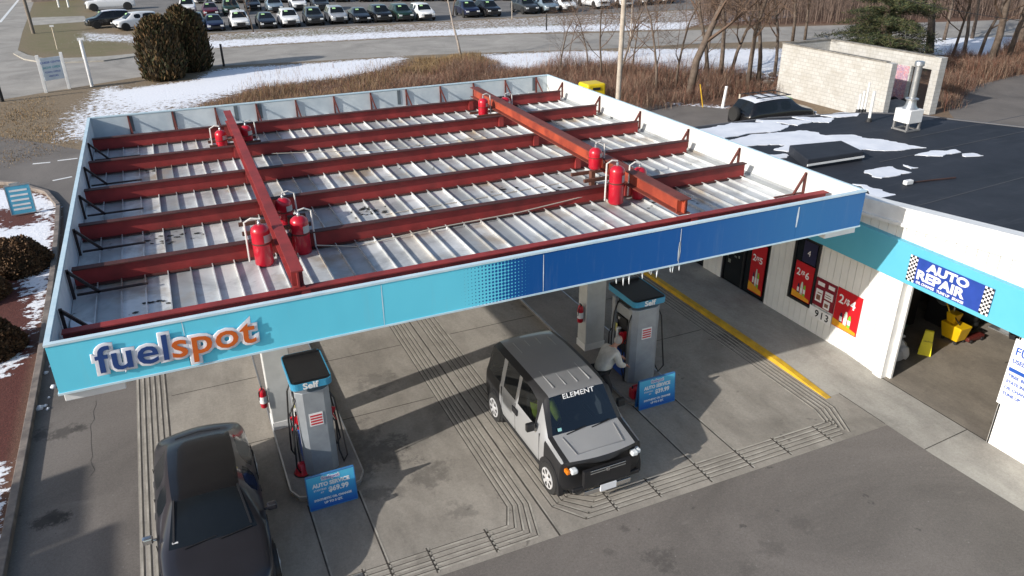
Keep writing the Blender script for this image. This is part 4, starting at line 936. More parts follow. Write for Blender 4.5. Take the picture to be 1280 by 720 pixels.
make_car(sv,S1,4.1,{5,7,9},{3},{11},PSIL,[(.78,.34),(3.37,.34)],True,mat('alloy_silver',(.62,.62,.63),.4,metal=.25),clad1,roofm=PROOF,glassm=TG)
mb=MB()
for x in (-.40,-.13,.13,.40): MB().box(x-.006,x+.006,1.6,3.5,1.74,1.772).build('roof_rib',PSIL,sv,world=False)
for s in (-1,1):
    MB().box(s*.58,s*.72,.20,.33,.745,.845).build('headlight',LAMP,sv,world=False,bevel=.03)
    MB().box(s*.725,s*.80,.245,.38,.745,.835).build('indicator',AMB if s<0 else LAMP,sv,world=False,bevel=.02)
    mb=MB(); mb.box(s*.93,s*1.10,1.32,1.42,1.08,1.25); mb.bar((s*.86,1.4,1.12),(s*.96,1.38,1.14),.05); mb.build('wing_mirror',BLACK,sv,world=False,bevel=.02)
    MB().box(s*.905,s*.93,2.18,2.42,.86,1.0).build('door_handle',BLACK,sv,world=False,bevel=.01)
    MB().box(s*.45,s*.72,.14,.2,.38,.46).build('fog_lamp',BLACK,sv,world=False,bevel=.01)
mb=MB(); mb.box(-.38,.38,.105,.14,.775,.80); mb.box(-.38,.38,.105,.14,.72,.745); mb.box(-.03,.03,.104,.139,.70,.80); mb.build('chrome_trim',CHROME,sv,world=False,bevel=.006)
MB().box(-.5,.5,.085,.12,.28,.38).build('bumper_bar',CHROME,sv,world=False,bevel=.01)
mb=MB(); mb.box(-.5,.5,.115,.2,.42,.80); mb.build('grille',BLACK,sv,world=False)
MB().box(-.17,.17,.065,.084,.29,.43).build('number_plate',PLATE,sv,world=False)
up=Vector((0,.42,.63)).normalized()
for s_,u,z_,sz,mm in (('ELEMENT',0,.85,.135,WPRINT),):
    p_=Vector((0,.98,1.09))+Vector((0,.42,.63))*z_; text('print',s_,sz,mm,frame(Vector((0,0,0))+p_+Vector((0,-.035,.03)),(1,0,0),up),None,.001,.001,'CENTER',sx=1.25).parent=sv
p_=Vector((-.6,.98,1.09))+Vector((0,.42,.63))*.1; mb=MB(); mb.xf=frame(p_+Vector((0,-.03,.022)),(1,0,0),up); mb.box(0,.08,0,.06,0,.003); mb.build('sticker',mat('sticker_teal',(.3,.6,.6),.4),sv,world=False)
mb=MB(); mb.bar((-.45,.93,1.11),(.0,.98,1.14),.015); mb.bar((.1,.93,1.11),(.55,.98,1.14),.015); mb.build('wiper',BLACK,sv,world=False)
for s in (-1,1):
    for y in (1.22,2.33,3.02):
        MB().box(s*.885,s*.899,y-.006,y+.006,.42,1.08).build('door_seam',BLACK,sv,world=False)
    MB().box(s*.86,s*.905,1.1,3.0,.34,.42).build('side_sill',BLACK,sv,world=False,bevel=.01)
for s in (-1,1): MB().bar((s*.50,.42,1.012),(s*.56,.90,1.092),.010,.02).build('hood_crease',PROOF,sv,world=False)
MB().bar((-.50,.42,1.012),(.50,.42,1.018),.010,.02).build('hood_crease',PROOF,sv,world=False)
it=MB(); it.box(-.8,.8,1.0,3.9,.28,.4); it.box(-.78,.78,.95,1.3,.6,1.06)
it.build('dashboard',mat('cabin_grey',(.05,.05,.055),.8),sv,world=False)
for x in (-.4,.4):
    for y in (1.75,2.75): mb=MB(); mb.box(x-.24,x+.24,y,y+.5,.4,.62); mb.bar((x,y+.45,.6),(x,y+.62,1.25),.46,.14); mb.box(x-.12,x+.12,y+.56,y+.66,1.27,1.45); mb.build('seat',mat('seat_grey',(.08,.08,.085),.9),sv,world=False,bevel=.04)
mb=MB(); mb.lathe([(.17,0),(.19,.01),(.17,.025)],(0,0,0),18); 
# ---------------------------------------------------------------- dark saloon
PDK=mat('paint_charcoal',(.030,.030,.038),.3,(.026,.026,.033),2,metal=.35,coat=.5); PBK=cpaint('black',(.012,.012,.014),.3,.25)
sd_=empty('saloon_car',(-.57,9.42,.008),0,'dark charcoal saloon car facing the camera at lower left','car')
S2=[st(0,.68,.60,bot=.25,dy=.25),st(.12,.78,.70,dy=.2),st(.5,.84,.80,dy=.1),st(1.2,.87,.93,dy=.07),
    st(1.88,.875,.95,1.38,.53,dy=.05),st(1.96,.875,.95,1.405,.54),st(2.62,.875,.95,1.43,.555),st(2.70,.875,.95,1.43,.555),st(3.35,.87,.95,1.41,.55),st(3.58,.865,.95,1.37,.53),
    st(4.22,.84,.98,bot=.26,dy=-.08),st(4.55,.80,.96,bot=.3,dy=-.12),st(4.72,.70,.85,bot=.34,dy=-.2)]
for k_ in (3,4,9,10): S2[k_]['cr']=.55
make_car(sd_,S2,4.7,{5,7,8},{3},{9},PDK,[(.95,.32),(3.72,.32)],True,mat('alloy_silver',(.62,.62,.63),.4,metal=.25),roofm=PBK,clad=lambda i,j:j==0)
for s in (-1,1):
    MB().box(s*.45,s*.76,.02,.14,.52,.66).build('headlight',LAMP,sd_,world=False,bevel=.03)
    mb=MB(); mb.box(s*.90,s*1.06,1.55,1.66,.90,1.02); mb.bar((s*.84,1.62,.92),(s*.92,1.6,.94),.05); mb.build('wing_mirror',CHROME if s<0 else PDK,sd_,world=False,bevel=.025)
    MB().box(s*.45,s*.66,4.58,4.66,.5,.62).build('tail_lamp',mat('tail_red',(.3,.01,.01),.25),sd_,world=False,bevel=.02)
mb=MB(); mb.bar((-.45,1.16,.955),(.05,1.24,.97),.014); mb.bar((.1,1.16,.955),(.6,1.24,.97),.014); mb.build('wiper',BLACK,sd_,world=False)
MB().box(-.62,-.53,1.30,1.36,.99,1.0).build('sticker',WPRINT,sd_,world=False)
mb=MB(); mb.tube([(-.4,3.78,1.30),(0,3.80,1.335),(.4,3.78,1.30)],.012,5); mb.build('brake_lamp',BLACK,sd_,world=False)
for s in (-1,1):
    for y in (1.45,2.66,3.55): MB().box(s*.855,s*.868,y-.006,y+.006,.40,.93).build('door_seam',BLACK,sd_,world=False)
    for y in (2.3,3.2): MB().box(s*.86,s*.885,y,y+.16,.76,.80).build('door_handle',PDK,sd_,world=False,bevel=.008)
    MB().bar((s*.60,1.30,.975),(s*.505,1.90,1.375),.03,.03).build('window_trim',BLACK,sd_,world=False)
MB().box(-.72,.72,4.19,4.205,.955,.972).build('boot_seam',BLACK,sd_,world=False)
MB().box(-.22,.22,1.66,1.69,1.05,1.1).build('dash_pad',BLACK,sd_,world=False)
# ---------------------------------------------------------------- cars of the dealer lot
SUVS=[st(0,.74,.72,bot=.32,dy=.2),st(.10,.84,.90,bot=.28,dy=.14),st(.4,.91,1.0,dy=.08),st(1.1,.93,1.08,dy=.05),st(1.75,.93,1.08,1.60,.62),st(1.85,.93,1.08,1.64,.64),st(2.6,.93,1.08,1.68,.66),st(2.7,.93,1.08,1.68,.66),st(3.5,.92,1.08,1.66,.65),st(4.1,.91,1.08,1.6,.62),st(4.4,.89,1.05,bot=.3),st(4.55,.84,.9,bot=.34)]
SEDS=[st(0,.7,.62,bot=.25,dy=.22),st(.12,.8,.74,dy=.16),st(.5,.87,.83,dy=.1),st(1.2,.89,.95,dy=.05),st(1.95,.89,.95,1.38,.55),st(2.05,.89,.95,1.41,.56),st(2.65,.89,.95,1.43,.57),st(2.73,.89,.95,1.43,.57),st(3.3,.88,.95,1.4,.56),st(3.5,.88,.95,1.36,.54),st(4.15,.86,1.0,bot=.26),st(4.5,.82,.96,bot=.3),st(4.65,.74,.85,bot=.34)]
PUS=[st(0,.8,.85,bot=.38,dy=.1),st(.1,.93,1.1,bot=.34,dy=.08),st(.4,.97,1.18,bot=.34),st(1.35,.98,1.22,bot=.34),st(1.85,.98,1.22,1.82,.68,bot=.34),st(1.95,.98,1.22,1.86,.7,bot=.34),st(2.75,.98,1.22,1.9,.71,bot=.34),st(2.85,.98,1.22,1.9,.71,bot=.34),st(3.55,.98,1.22,1.88,.7,bot=.34),st(3.65,.98,1.22,1.82,.68,bot=.34),st(3.75,.98,1.24,bot=.34),st(5.5,.98,1.24,bot=.36),st(5.65,.95,1.2,bot=.4)]
PAL={'white':cpaint('white',(.78,.79,.80),0,.35),'black':PBK,'dark grey':cpaint('dkgrey',(.06,.065,.07),.5),'silver':PSIL,'navy':cpaint('navy',(.018,.025,.07),.5),'maroon':cpaint('maroon',(.13,.012,.025),.4),'dark green':cpaint('green',(.018,.05,.035),.4),'pale blue':cpaint('paleblue',(.3,.38,.44),.5)}
PROT={}
def lotcar(kind,colr,x,y,rz,label,group=None,roof=None,cat=None,z=.008):
    key=(kind,colr,roof is None)
    if key in PROT:
        o=copy_tree(PROT[key]); o['label']=label
        if 'group' in o: del o['group']
    else:
        o=empty({'suv':'parked_suv','sedan':'parked_car','pickup':'parked_pickup'}[kind],(0,0,0),0,label,{'suv':'SUV','sedan':'car','pickup':'pickup truck'}[kind])
        S_={'suv':SUVS,'sedan':SEDS,'pickup':PUS}[kind]; rf_i={'suv':9,'sedan':9,'pickup':9}[kind]
        r=.36 if kind!='pickup' else .42; L=S_[-1]['y']
        make_car(o,S_,L,{5,7,8},{3},{rf_i},PAL[colr],[(.9,r),(L-.95,r)],False,STEEL,clad=lambda i,j:j==0 or (kind=='suv' and j<=1),roofm=roof,sub=1)
        t_=S_[1]['top']
        for s in (-1,1): MB().box(s*.45,s*.78,.02,.14,t_-.28,t_-.12).build('headlight',LAMP,o,world=False,bevel=.03)
        g_=MB(); g_.box(-.4,.4,-.01,.06,t_-.42,t_-.2); g_.box(-.55,.55,-.02,.05,.34,.44); g_.build('grille',BLACK,o,world=False)
        a_=S_[3]; c_=S_[4]; u=Vector((0,c_['y']-a_['y'],c_['cab']-a_['top'])); p=Vector((-.45,a_['y'],a_['top']))+u*.62+Vector((0,-.05,.05)); mb=MB(); mb.xf=frame(p,(1,0,0),u.normalized()); mb.box(0,.34,0,.2,0,.01); mb.build('price_sticker',mat('sticker_lime',(.45,.75,.35),.5),o,world=False)
        PROT[key]=o
    o.location=(x,y,z); o.rotation_euler=(0,0,rz)
    if group: o['group']=group
    return o
ORD=['first','second','third','fourth','fifth','sixth','seventh','eighth','ninth','tenth','eleventh','twelfth','thirteenth','fourteenth','fifteenth','sixteenth','seventeenth','eighteenth','nineteenth','twentieth']
row1=[(246,41,'black','suv'),(271,40,'navy','sedan'),(303,38,'white','suv'),(337,37,'black','sedan'),(366,35,'white','suv'),(396,33,'dark grey','suv'),(426,31,'silver','suv'),(455,30,'black','sedan'),(482,29,'black','suv'),(509,28,'dark green','suv'),(536,27,'white','suv'),(592,23,'navy','suv'),(619,22,'black','suv'),(666,18.5,'dark grey','suv'),(691,17.5,'pale blue','suv'),(714,16,'white','suv'),(755,12,'white','pickup'),(785,10,'white','pickup'),(812,7,'white','suv'),(838,5,'white','suv')]
for k,(px,py,c_,kd) in enumerate(row1):
    p=at(px,py); lotcar(kd,c_,p.x,p.y,R_(rng.uniform(-2,2)-2),f"{c_} {'SUV' if kd=='suv' else 'pickup' if kd=='pickup' else 'car'}, {ORD[k]} from the left in the front row of the dealer lot",'cars parked in rows on the dealer lot')
row2=[(236,19,'white','suv'),(265,22,'maroon','sedan'),(291,20,'dark green','suv'),(318,14,'black','sedan'),(346,17,'pale blue','suv'),(376,14,'white','suv'),(404,15,'dark grey','suv')]
for k,(px,py,c_,kd) in enumerate(row2):
    p=at(px,py); lotcar(kd,c_,p.x,p.y,R_(-3),f"{c_} {'SUV' if kd=='suv' else 'car'}, {ORD[k]} from the left in the second row of the dealer lot",'cars parked in rows on the dealer lot')
cl=['white','silver','navy','white','dark grey','maroon','black','white','black','dark grey','maroon','silver','white','black','navy','dark green','black','white','black']
for k in range(19):
    px=250+k*26+rng.uniform(-2,2); p=at(px,5-k*.25); kd=rng.choice(['suv','suv','sedan'])
    lotcar(kd,cl[k],p.x,p.y,R_(-3),f"{cl[k]} {'SUV' if kd=='suv' else 'car'}, {ORD[k]} from the left in the far row of the dealer lot",'cars parked in rows on the dealer lot')
# left group facing left
def side(kind,colr,px,py,label,ang,roof=None):
    p=at(px,py); o=lotcar(kind,colr,p.x,p.y,R_(ang),label,roof=roof); return o
side('pickup','white',108,14,'white pickup truck parked side on at the left end of the dealer lot',-88)
side('suv','black',108,36,'black SUV under a coat of snow at the left corner of the dealer lot',-80,SNOW)
side('suv','white',143,39,'white SUV facing left, just left of the evergreen bushes',-72)
# jeep behind the building
p=at(990,152,0); jp=lotcar('suv','black',30.9,30.6,R_(90),'black off-road SUV with snow on its roof, parked behind the building',roof=SNOW)
jp.name='off_road_suv'; jp['category']='SUV'
sw=MB(); sw.lathe([(.2,-.1),(.34,-.12),(.37,-.06),(.37,.06),(.34,.12),(.2,.1)],(.1,4.68,.95),18,'y'); sw.build('spare_wheel',RUB,jp,world=False,smooth=R_(45))
rk=MB()
for y in (1.9,2.5,3.1,3.7): rk.bar((-.6,y,1.78),(.6,y,1.78),.04)
for x in (-.6,.6): rk.bar((x,1.8,1.78),(x,4.0,1.78),.04)
rk.build('roof_rack',BLACK,jp,world=False)
# ================================================================ PEOPLE
def skin(pts,edges,rad,m,sub=2):
    me=bpy.data.meshes.new('s'); me.from_pydata([tuple(p) for p in pts],edges,[]); o=bpy.data.objects.new('s',me); COL.objects.link(o)
    sk=o.modifiers.new('k','SKIN'); sk.use_smooth_shade=True; 
    for v_,r in zip(me.skin_vertices[0].data,rad): v_.radius=(r,r) if not hasattr(r,'__len__') else r
    me.skin_vertices[0].data[0].use_root=True
    sb=o.modifiers.new('s','SUBSURF'); sb.levels=sub; sb.render_levels=sub
    bpy.context.view_layer.update(); ev=bpy.data.meshes.new_from_object(o.evaluated_get(bpy.context.evaluated_depsgraph_get())); bpy.data.objects.remove(o)
    ev.materials.clear(); ev.materials.append(m); return ev
def joinm(name,ms,parent,mats_):
    bm=bmesh.new()
    for me,k in ms:
        n0=len(bm.faces); bm.from_mesh(me); bm.faces.ensure_lookup_table()
        for f in bm.faces[n0:]: f.material_index=k; f.smooth=True
    me=bpy.data.meshes.new(name); off=worldoff(parent); bmesh.ops.translate(bm,verts=bm.verts,vec=-off); bm.to_mesh(me); bm.free()
    for x in mats_: me.materials.append(x)
    o=bpy.data.objects.new(name,me); COL.objects.link(o); o.parent=parent; return o
SKINM=mat('skin',(.48,.26,.18),.55,(.4,.2,.14),20)
def headmesh(c,fwd,r=.105):
    fwd=Vector(fwd).normalized(); sidev=fwd.cross(Vector((0,0,1))).normalized(); up=sidev.cross(fwd)
    bm=bmesh.new(); bmesh.ops.create_icosphere(bm,subdivisions=3,radius=1)
    for v_ in bm.verts:
        x,y,z=v_.co
        fx=.95*y; w_=.74*x*(1-.18*max(0,-z)); h=1.16*z
        if y>0:
            nose=math.exp(-((x/.16)**2+((z+.05)/.22)**2))*.24; eye=-math.exp(-(((abs(x)-.33)/.16)**2+((z-.12)/.12)**2))*.08; chin=math.exp(-((x/.35)**2+((z+.85)/.2)**2))*.12; mouth=-math.exp(-((x/.25)**2+((z+.42)/.05)**2))*.04
            fx+=nose+eye+chin+mouth
        ear=math.exp(-(((y)/.14)**2+((z)/.2)**2))*.12*(1 if abs(x)>.8 else 0); w_+=math.copysign(ear,x)
        v_.co=Vector(c)+(sidev*w_+fwd*fx+up*h)*r
    me=bpy.data.meshes.new('hd'); bm.to_mesh(me); bm.free(); return me
def hairmesh(c,fwd,r=.105,bald=.55):
    fwd=Vector(fwd).normalized(); sidev=fwd.cross(Vector((0,0,1))).normalized(); up=sidev.cross(fwd)
    bm=bmesh.new(); bmesh.ops.create_icosphere(bm,subdivisions=3,radius=1)
    bmesh.ops.delete(bm,geom=[f for f in bm.faces if not(( f.calc_center_median().y<.25 and f.calc_center_median().z>-.35) and (f.calc_center_median().z<bald or f.calc_center_median().y<-.3 or bald>1))],context='FACES')
    for v_ in bm.verts:
        x,y,z=v_.co; v_.co=Vector(c)+(sidev*(.80*x)+fwd*(1.02*y)+up*(1.22*z))*r
    me=bpy.data.meshes.new('hr'); bm.to_mesh(me); bm.free(); return me
def hand(w,d,palmn,m):
    """wrist w, direction d, palm normal"""
    w=Vector(w);d=Vector(d).normalized();n=Vector(palmn).normalized();s=d.cross(n).normalized(); ms=[]
    pal=[w,w+d*.045,w+d*.085]; ms.append(skin(pal,[(0,1),(1,2)],[(.022,.028),(.018,.04),(.014,.038)],m,1))
    for k,(o_,l) in enumerate(((-.030,.070),(-.010,.080),(.011,.075),(.030,.06))):
        b=w+d*.075+s*o_; ms.append(skin([b,b+d*l*.45+n*.008,b+d*l*.75+n*.03,b+d*l*.8+n*.055],[(0,1),(1,2),(2,3)],[.0095,.009,.008,.007],m,1))
    b=w+d*.03-s*.03; ms.append(skin([b,b+d*.025-s*.03+n*.01,b+d*.055-s*.04+n*.03],[(0,1),(1,2)],[.012,.0105,.008],m,1))
    return ms
def figure(root,J,jacket,trouser,hair,bald,fwd,legs=True,shoe=True,vest=None):
    ms=[]
    P=[J['pel'],J['wai'],J['che'],J['nec'],J['hea'],J['sL'],J['eL'],J['wL'],J['sR'],J['eR'],J['wR']]
    E=[(0,1),(1,2),(2,3),(3,4),(2,5),(5,6),(6,7),(2,8),(8,9),(9,10)]; Rr=[.14,.125,.14,.055,.06,.06,.043,.028,.06,.043,.028]
    b=len(P)
    P+=[J['hL'],J['kL'],J['aL'],J['tL'],J['hR'],J['kR'],J['aR'],J['tR']]; E+=[(0,b),(b,b+1),(b+1,b+2),(b+2,b+3),(0,b+4),(b+4,b+5),(b+5,b+6),(b+6,b+7)]; Rr+=[.085,.058,.04,.035]*2
    ms.append((skin(P,E,Rr,SKINM),0)); hp=Vector(J['hea'])+Vector(fwd).normalized()*.02+Vector((0,0,.03)); ms.append((headmesh(hp,fwd),0))
    for w_,e_ in (('wL','eL'),('wR','eR')):
        for q in hand(J[w_],Vector(J[w_])-Vector(J[e_])+Vector(fwd)*.1,Vector((0,0,-1)) ,SKINM): ms.append((q,0))
    joinm('body',ms,root,[SKINM])
    joinm('hair',[(hairmesh(hp,fwd,.108,bald),0)],root,[hair])
    Pj=[Vector(J['pel'])+Vector((0,0,-.05)),J['wai'],J['che'],Vector(J['nec']).lerp(Vector(J['che']),.35),J['sL'],J['eL'],Vector(J['wL']).lerp(Vector(J['eL']),.1),J['sR'],J['eR'],Vector(J['wR']).lerp(Vector(J['eR']),.1)]
    joinm('jacket',[(skin(Pj,[(0,1),(1,2),(2,3),(2,4),(4,5),(5,6),(2,7),(7,8),(8,9)],[(.21,.19),(.20,.185),(.215,.18),.10,.10,.08,.058,.10,.08,.058],jacket),0)],root,[jacket])
    if legs:
        Pt=[J['pel'],J['hL'],J['kL'],J['aL'],J['hR'],J['kR'],J['aR']]
        joinm('trousers',[(skin(Pt,[(0,1),(1,2),(2,3),(0,4),(4,5),(5,6)],[.155,.105,.08,.066,.105,.08,.066],trouser),0)],root,[trouser])
    for s in 'LR':
        a,t_=Vector(J['a'+s]),Vector(J['t'+s]); joinm('shoe',[(skin([a-(t_-a)*.25,a.lerp(t_,.5)-Vector((0,0,.01)),t_],[(0,1),(1,2)],[.05,.05,.042],BLACK,1),0)],root,[BLACK])
JK=mat('jacket_cream',(.66,.63,.56),.85,(.52,.49,.43),7,bmp=.4)
pr=empty('person',(7.85,12.45,.008),0,'person in a cream jacket and dark trousers bending to the right fuel pump','person')
J=dict(pel=(7.70,12.42,.95),wai=(7.78,12.44,1.08),che=(7.95,12.47,1.29),nec=(8.08,12.49,1.44),hea=(8.16,12.50,1.53),sL=(7.99,12.66,1.36),eL=(8.13,12.73,1.12),wL=(8.36,12.66,1.02),sR=(8.02,12.29,1.36),eR=(8.06,12.20,1.12),wR=(8.26,12.28,1.02),
 hL=(7.72,12.53,.9),kL=(7.86,12.56,.50),aL=(7.82,12.57,.10),tL=(7.98,12.58,.055),hR=(7.72,12.31,.9),kR=(7.90,12.30,.50),aR=(7.86,12.30,.10),tR=(8.02,12.30,.055))
figure(pr,J,JK,mat('trousers_black',(.018,.018,.022),.8),mat('hair_grey',(.35,.33,.31),.8),.62,(.93,.1,-.35))
o=empty('fuel_can',(8.25,12.25,.12),0,'small red petrol can on the island edge by the person','fuel can')
MB().box(8.40,8.62,12.12,12.30,.142,.40).build('can_body',TR,o,bevel=.03); MB().bar((8.44,12.21,.46),(8.58,12.21,.46),.03).build('handle',TR,o); MB().tube([(8.44,12.21,.4),(8.44,12.21,.47)],.018,6).build('spout',BLACK,o)
# driver
dr=empty('person',(5.87,11.6,.4),0,'seated driver in a yellow green hi-vis jacket inside the silver SUV','person')
def L_(x,y,z): return (6.27+x,9.55+y,z)
Jd=dict(pel=L_(-.42,2.02,.72),wai=L_(-.42,2.03,.85),che=L_(-.42,2.05,1.08),nec=L_(-.42,2.03,1.24),hea=L_(-.42,1.98,1.36),sL=L_(-.24,2.0,1.14),eL=L_(-.22,1.78,.95),wL=L_(-.28,1.52,.98),sR=L_(-.60,2.0,1.14),eR=L_(-.64,1.8,.95),wR=L_(-.56,1.53,.98),
 hL=L_(-.33,1.95,.70),kL=L_(-.33,1.52,.72),aL=L_(-.33,1.32,.48),tL=L_(-.33,1.2,.46),hR=L_(-.51,1.95,.70),kR=L_(-.51,1.52,.72),aR=L_(-.51,1.32,.48),tR=L_(-.51,1.2,.46))
figure(dr,Jd,mat('hivis',(.45,.55,.05),.7,(.35,.42,.06),8),mat('trousers_black',(.018,.018,.022),.8),mat('hair_brown',(.06,.035,.02),.8),1.2,(-.2,-1,-.05))
# ================================================================ VEGETATION
def leafset(name,pts_n,size,mats_,parent,seed,up=.7,loc=(0,0,0),asp=.35):
    """pts_n: list of (pos,normal): small leaf blades"""
    r=random.Random(seed); mb=MB()
    for p,nrm in pts_n:
        p=Vector(p); nrm=Vector(nrm); d=(nrm*.5+Vector((r.gauss(0,.35),r.gauss(0,.35),up+r.gauss(0,.3)))).normalized()
        s=d.cross(Vector((r.gauss(0,1),r.gauss(0,1),r.gauss(0,1)))).normalized(); L=size*r.uniform(.6,1.3); w_=L*asp
        mb.cur=r.choice(range(len(mats_)))
        mb.add([p-s*w_*.3,p+s*w_*.3,p+d*L*.6+s*w_*.5,p+d*L,p+d*L*.6-s*w_*.5],[(0,1,2,3,4)])
    return mb.build(name,mats_,parent,world=False)
AR=[mat('arbor_a',(.075,.048,.016),.8),mat('arbor_b',(.14,.08,.03),.8),mat('arbor_c',(.035,.026,.012),.8),mat('arbor_d',(.05,.052,.016),.8)]
def evergreen(x,y,Rx,H,label,seed,tips=5):
    r=random.Random(seed); o=empty('evergreen_shrub',(x,y,0),0,label,'evergreen shrub')
    pts=[]; core=MB(); lobes=[(r.uniform(-.35,.35)*Rx,r.uniform(-.3,.3)*Rx,r.uniform(.55,.8)*Rx,H*r.uniform(.86,1.0)) for _ in range(tips)]
    def rad(h): return (1-.35*(abs(h-.3)/.7)**1.5)*(1 if h<.75 else math.sqrt(max(0,1-((h-.75)/.25)**2))*.9+.1)
    for lx,ly,lr,lh in lobes:
        core.lathe([(lr*.86*rad(h)*(.9 if h>0 else .85),h*lh*.96) for h in np.linspace(0,1,9)],(lx,ly,0),12)
        for _ in range(2600):
            h=r.random()**.9; a=r.uniform(0,2*math.pi); k=lr*rad(h)*r.uniform(.84,1.05)*(1+.10*math.sin(a*5+h*7)+.07*math.sin(a*11-h*13))
            pts.append(((lx+k*math.cos(a),ly+k*math.sin(a),h*lh),(math.cos(a),math.sin(a),.3)))
    MB().tube([(0,0,0),(0,0,H*.5)],[.12,.06],8).build('trunk',mat('bark_brown',(.09,.065,.045),.9,(.05,.035,.025),6),o,world=False)
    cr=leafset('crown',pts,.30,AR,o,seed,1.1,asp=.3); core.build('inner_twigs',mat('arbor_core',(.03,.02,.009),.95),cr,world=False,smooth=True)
    return o
evergreen(.45,60.0,1.5,4.2,'large brown green evergreen shrub by the road, left of its twin',3); evergreen(2.5,62.6,1.35,4.5,'taller dark evergreen shrub behind and right of its twin',4)
def mound(x,y,r_,H,label,seed):
    r=random.Random(seed); o=empty('round_shrub',(x,y,0),0,label,'shrub','clipped round shrubs in the mulch bed'); pts=[]
    for _ in range(5200):
        a=r.uniform(0,2*math.pi); h=r.random(); k=r.uniform(.93,1.02)*(1+.05*math.sin(a*4+h*5)); e=math.acos(h)
        pts.append(((r_*k*math.sin(e)*math.cos(a)*1.0,r_*k*math.sin(e)*math.sin(a),H*k*math.cos(e)),(math.sin(e)*math.cos(a),math.sin(e)*math.sin(a),math.cos(e))))
    cr=leafset('crown',pts,.09,MND,o,seed,.2,asp=.6)
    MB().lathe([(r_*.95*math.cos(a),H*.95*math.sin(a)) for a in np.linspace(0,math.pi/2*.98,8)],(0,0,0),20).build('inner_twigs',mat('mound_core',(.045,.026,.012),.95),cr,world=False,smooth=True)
MND=[mat('mound_a',(.12,.062,.028),.85),mat('mound_b',(.08,.042,.02),.85),mat('mound_c',(.16,.09,.042),.85)]
mound(-5.25,27.0,1.0,.95,'brown round shrub, the farthest and largest in the bed left of the canopy',11); mound(-6.1,25.0,.85,.85,'brown round shrub at the left frame edge between two others',12)
mound(-5.25,21.2,.78,.85,'brown round shrub nearest the camera in the mulch bed',13); mound(-7.3,27.5,.9,.8,'brown round shrub half cut by the left frame edge',14)
BARK=mat('bark_grey',(.16,.125,.10),.9,(.09,.065,.05),4,bmp=.4); TWIG=mat('twig_brown',(.13,.085,.06),.9); PALEB=mat('bark_pale',(.42,.37,.32),.85,(.26,.22,.19),5)
def tree_mesh(seed,H,r0,lean=(0,0),nb=9,lv=4,fork=.35,spread=.9,thin=1.0):
    r=random.Random(seed); tk=MB(); cr=MB()
    def br(p,d,L,rad,level):
        n=5 if level==0 else (4 if level==1 else 3); pts=[p];rs=[rad]; dd=d.copy()
        for i in range(n):
            dd=(dd+Vector((r.gauss(0,.10+.05*level),r.gauss(0,.10+.05*level),(.05 if level else .02)+r.gauss(0,.05)))).normalized(); pts.append(pts[-1]+dd*L/n); rs.append(max(.006*thin,rad*(1-.8*(i+1)/n)))
        (tk if level==0 else cr).tube(pts,rs,8 if level==0 else 4 if level==1 else 3,caps=level==0)
        if level>=lv: return
        k={0:nb,1:6,2:5,3:3}[level]
        for j in range(k):
            t_=fork+(1-fork)*(j+r.random())/k if level==0 else .2+.8*(j+r.random())/k
            f=t_*n; i=min(int(f),n-1); q=pts[i].lerp(pts[i+1],f-i); a=r.uniform(0,2*math.pi); ax=dd.orthogonal().normalized(); bx_=dd.cross(ax)
            loc_d=(pts[i+1]-pts[i]).normalized(); out=(ax*math.cos(a)+bx_*math.sin(a)); d2=(loc_d*r.uniform(.5,.9)+out*spread*r.uniform(.5,1)).normalized()
            br(q,d2,L*(r.uniform(.38,.6) if level==0 else r.uniform(.4,.65))*(1.15-t_*.5),max(.008*thin,rs[i]*.5),level+1)
    br(Vector((0,0,0)),Vector((lean[0],lean[1],1)).normalized(),H,r0,0); return tk,cr
TP={}
def bare(key,x,y,label,sc=1,rz=0,bark=None,group=None,name='bare_tree',**kw):
    if key not in TP:
        tk,cr=tree_mesh(**kw); o=empty(name,(0,0,0),0,label,'bare tree' if name=='bare_tree' else 'bush'); tk.build('trunk',bark or BARK,o,world=False,smooth=True); cr.build('crown',TWIG,o,world=False); TP[key]=o
    else: o=copy_tree(TP[key]); o['label']=label
    if 'group' in o: del o['group']
    o.location=(x,y,-.05); o.rotation_euler=(0,0,rz); o.scale=(sc,)*3
    if group: o['group']=group
    return o
def T(key,px,py,label,sc=1,rz=0,**kw): p=at(px,py); return bare(key,p.x,p.y,label,sc,rz,**kw)
T('pale',577,74,'slender pale barked bare tree standing alone by the road edge',seed=21,H=7.0,r0=.11,lean=(-.22,0),nb=5,lv=3,fork=.45,bark=PALEB)
KA=dict(seed=31,H=9,r0=.17,nb=9,lv=4); KB=dict(seed=32,H=10.5,r0=.26,lean=(.10,0),nb=10,lv=4,fork=.3); KC=dict(seed=33,H=6.5,r0=.08,nb=8,lv=3,fork=.2,spread=1.0); KD=dict(seed=34,H=10,r0=.15,lean=(-.06,0),nb=9,lv=4,fork=.25); KE=dict(seed=36,H=11,r0=.33,lean=(.28,.05),nb=9,lv=4,fork=.3)
GT='bare trees along the brushy strip'
T('B',862,118,'thick grey leaning bare trunk right of the pale utility pole',1,0,**KB)
T('A',900,100,'dark bare tree forking low, second right of the utility pole',1,1,**KA); T('D',912,97,'bare tree close behind the low forking one near the snow bank',.9,2,**KD)
T('A',948,104,'dark bare tree between the low forking tree and the block shed',.95,2.2,**KA); T('D',885,96,'slim bare tree beside the thick leaning grey trunk',1.0,5.1,**KD); T('A',968,96,'bare tree whose boughs reach over the left corner of the block shed',.8,1.2,**KA)
T('A',934,112,'dark straight bare tree left of the block shed corner',1.0,4,**KA); T('D',990,55,'bare tree behind the far left corner of the block shed',1.0,.6,**KD); T('A',1006,50,'slim bare tree just above the block shed back wall',.8,3.3,**KA)
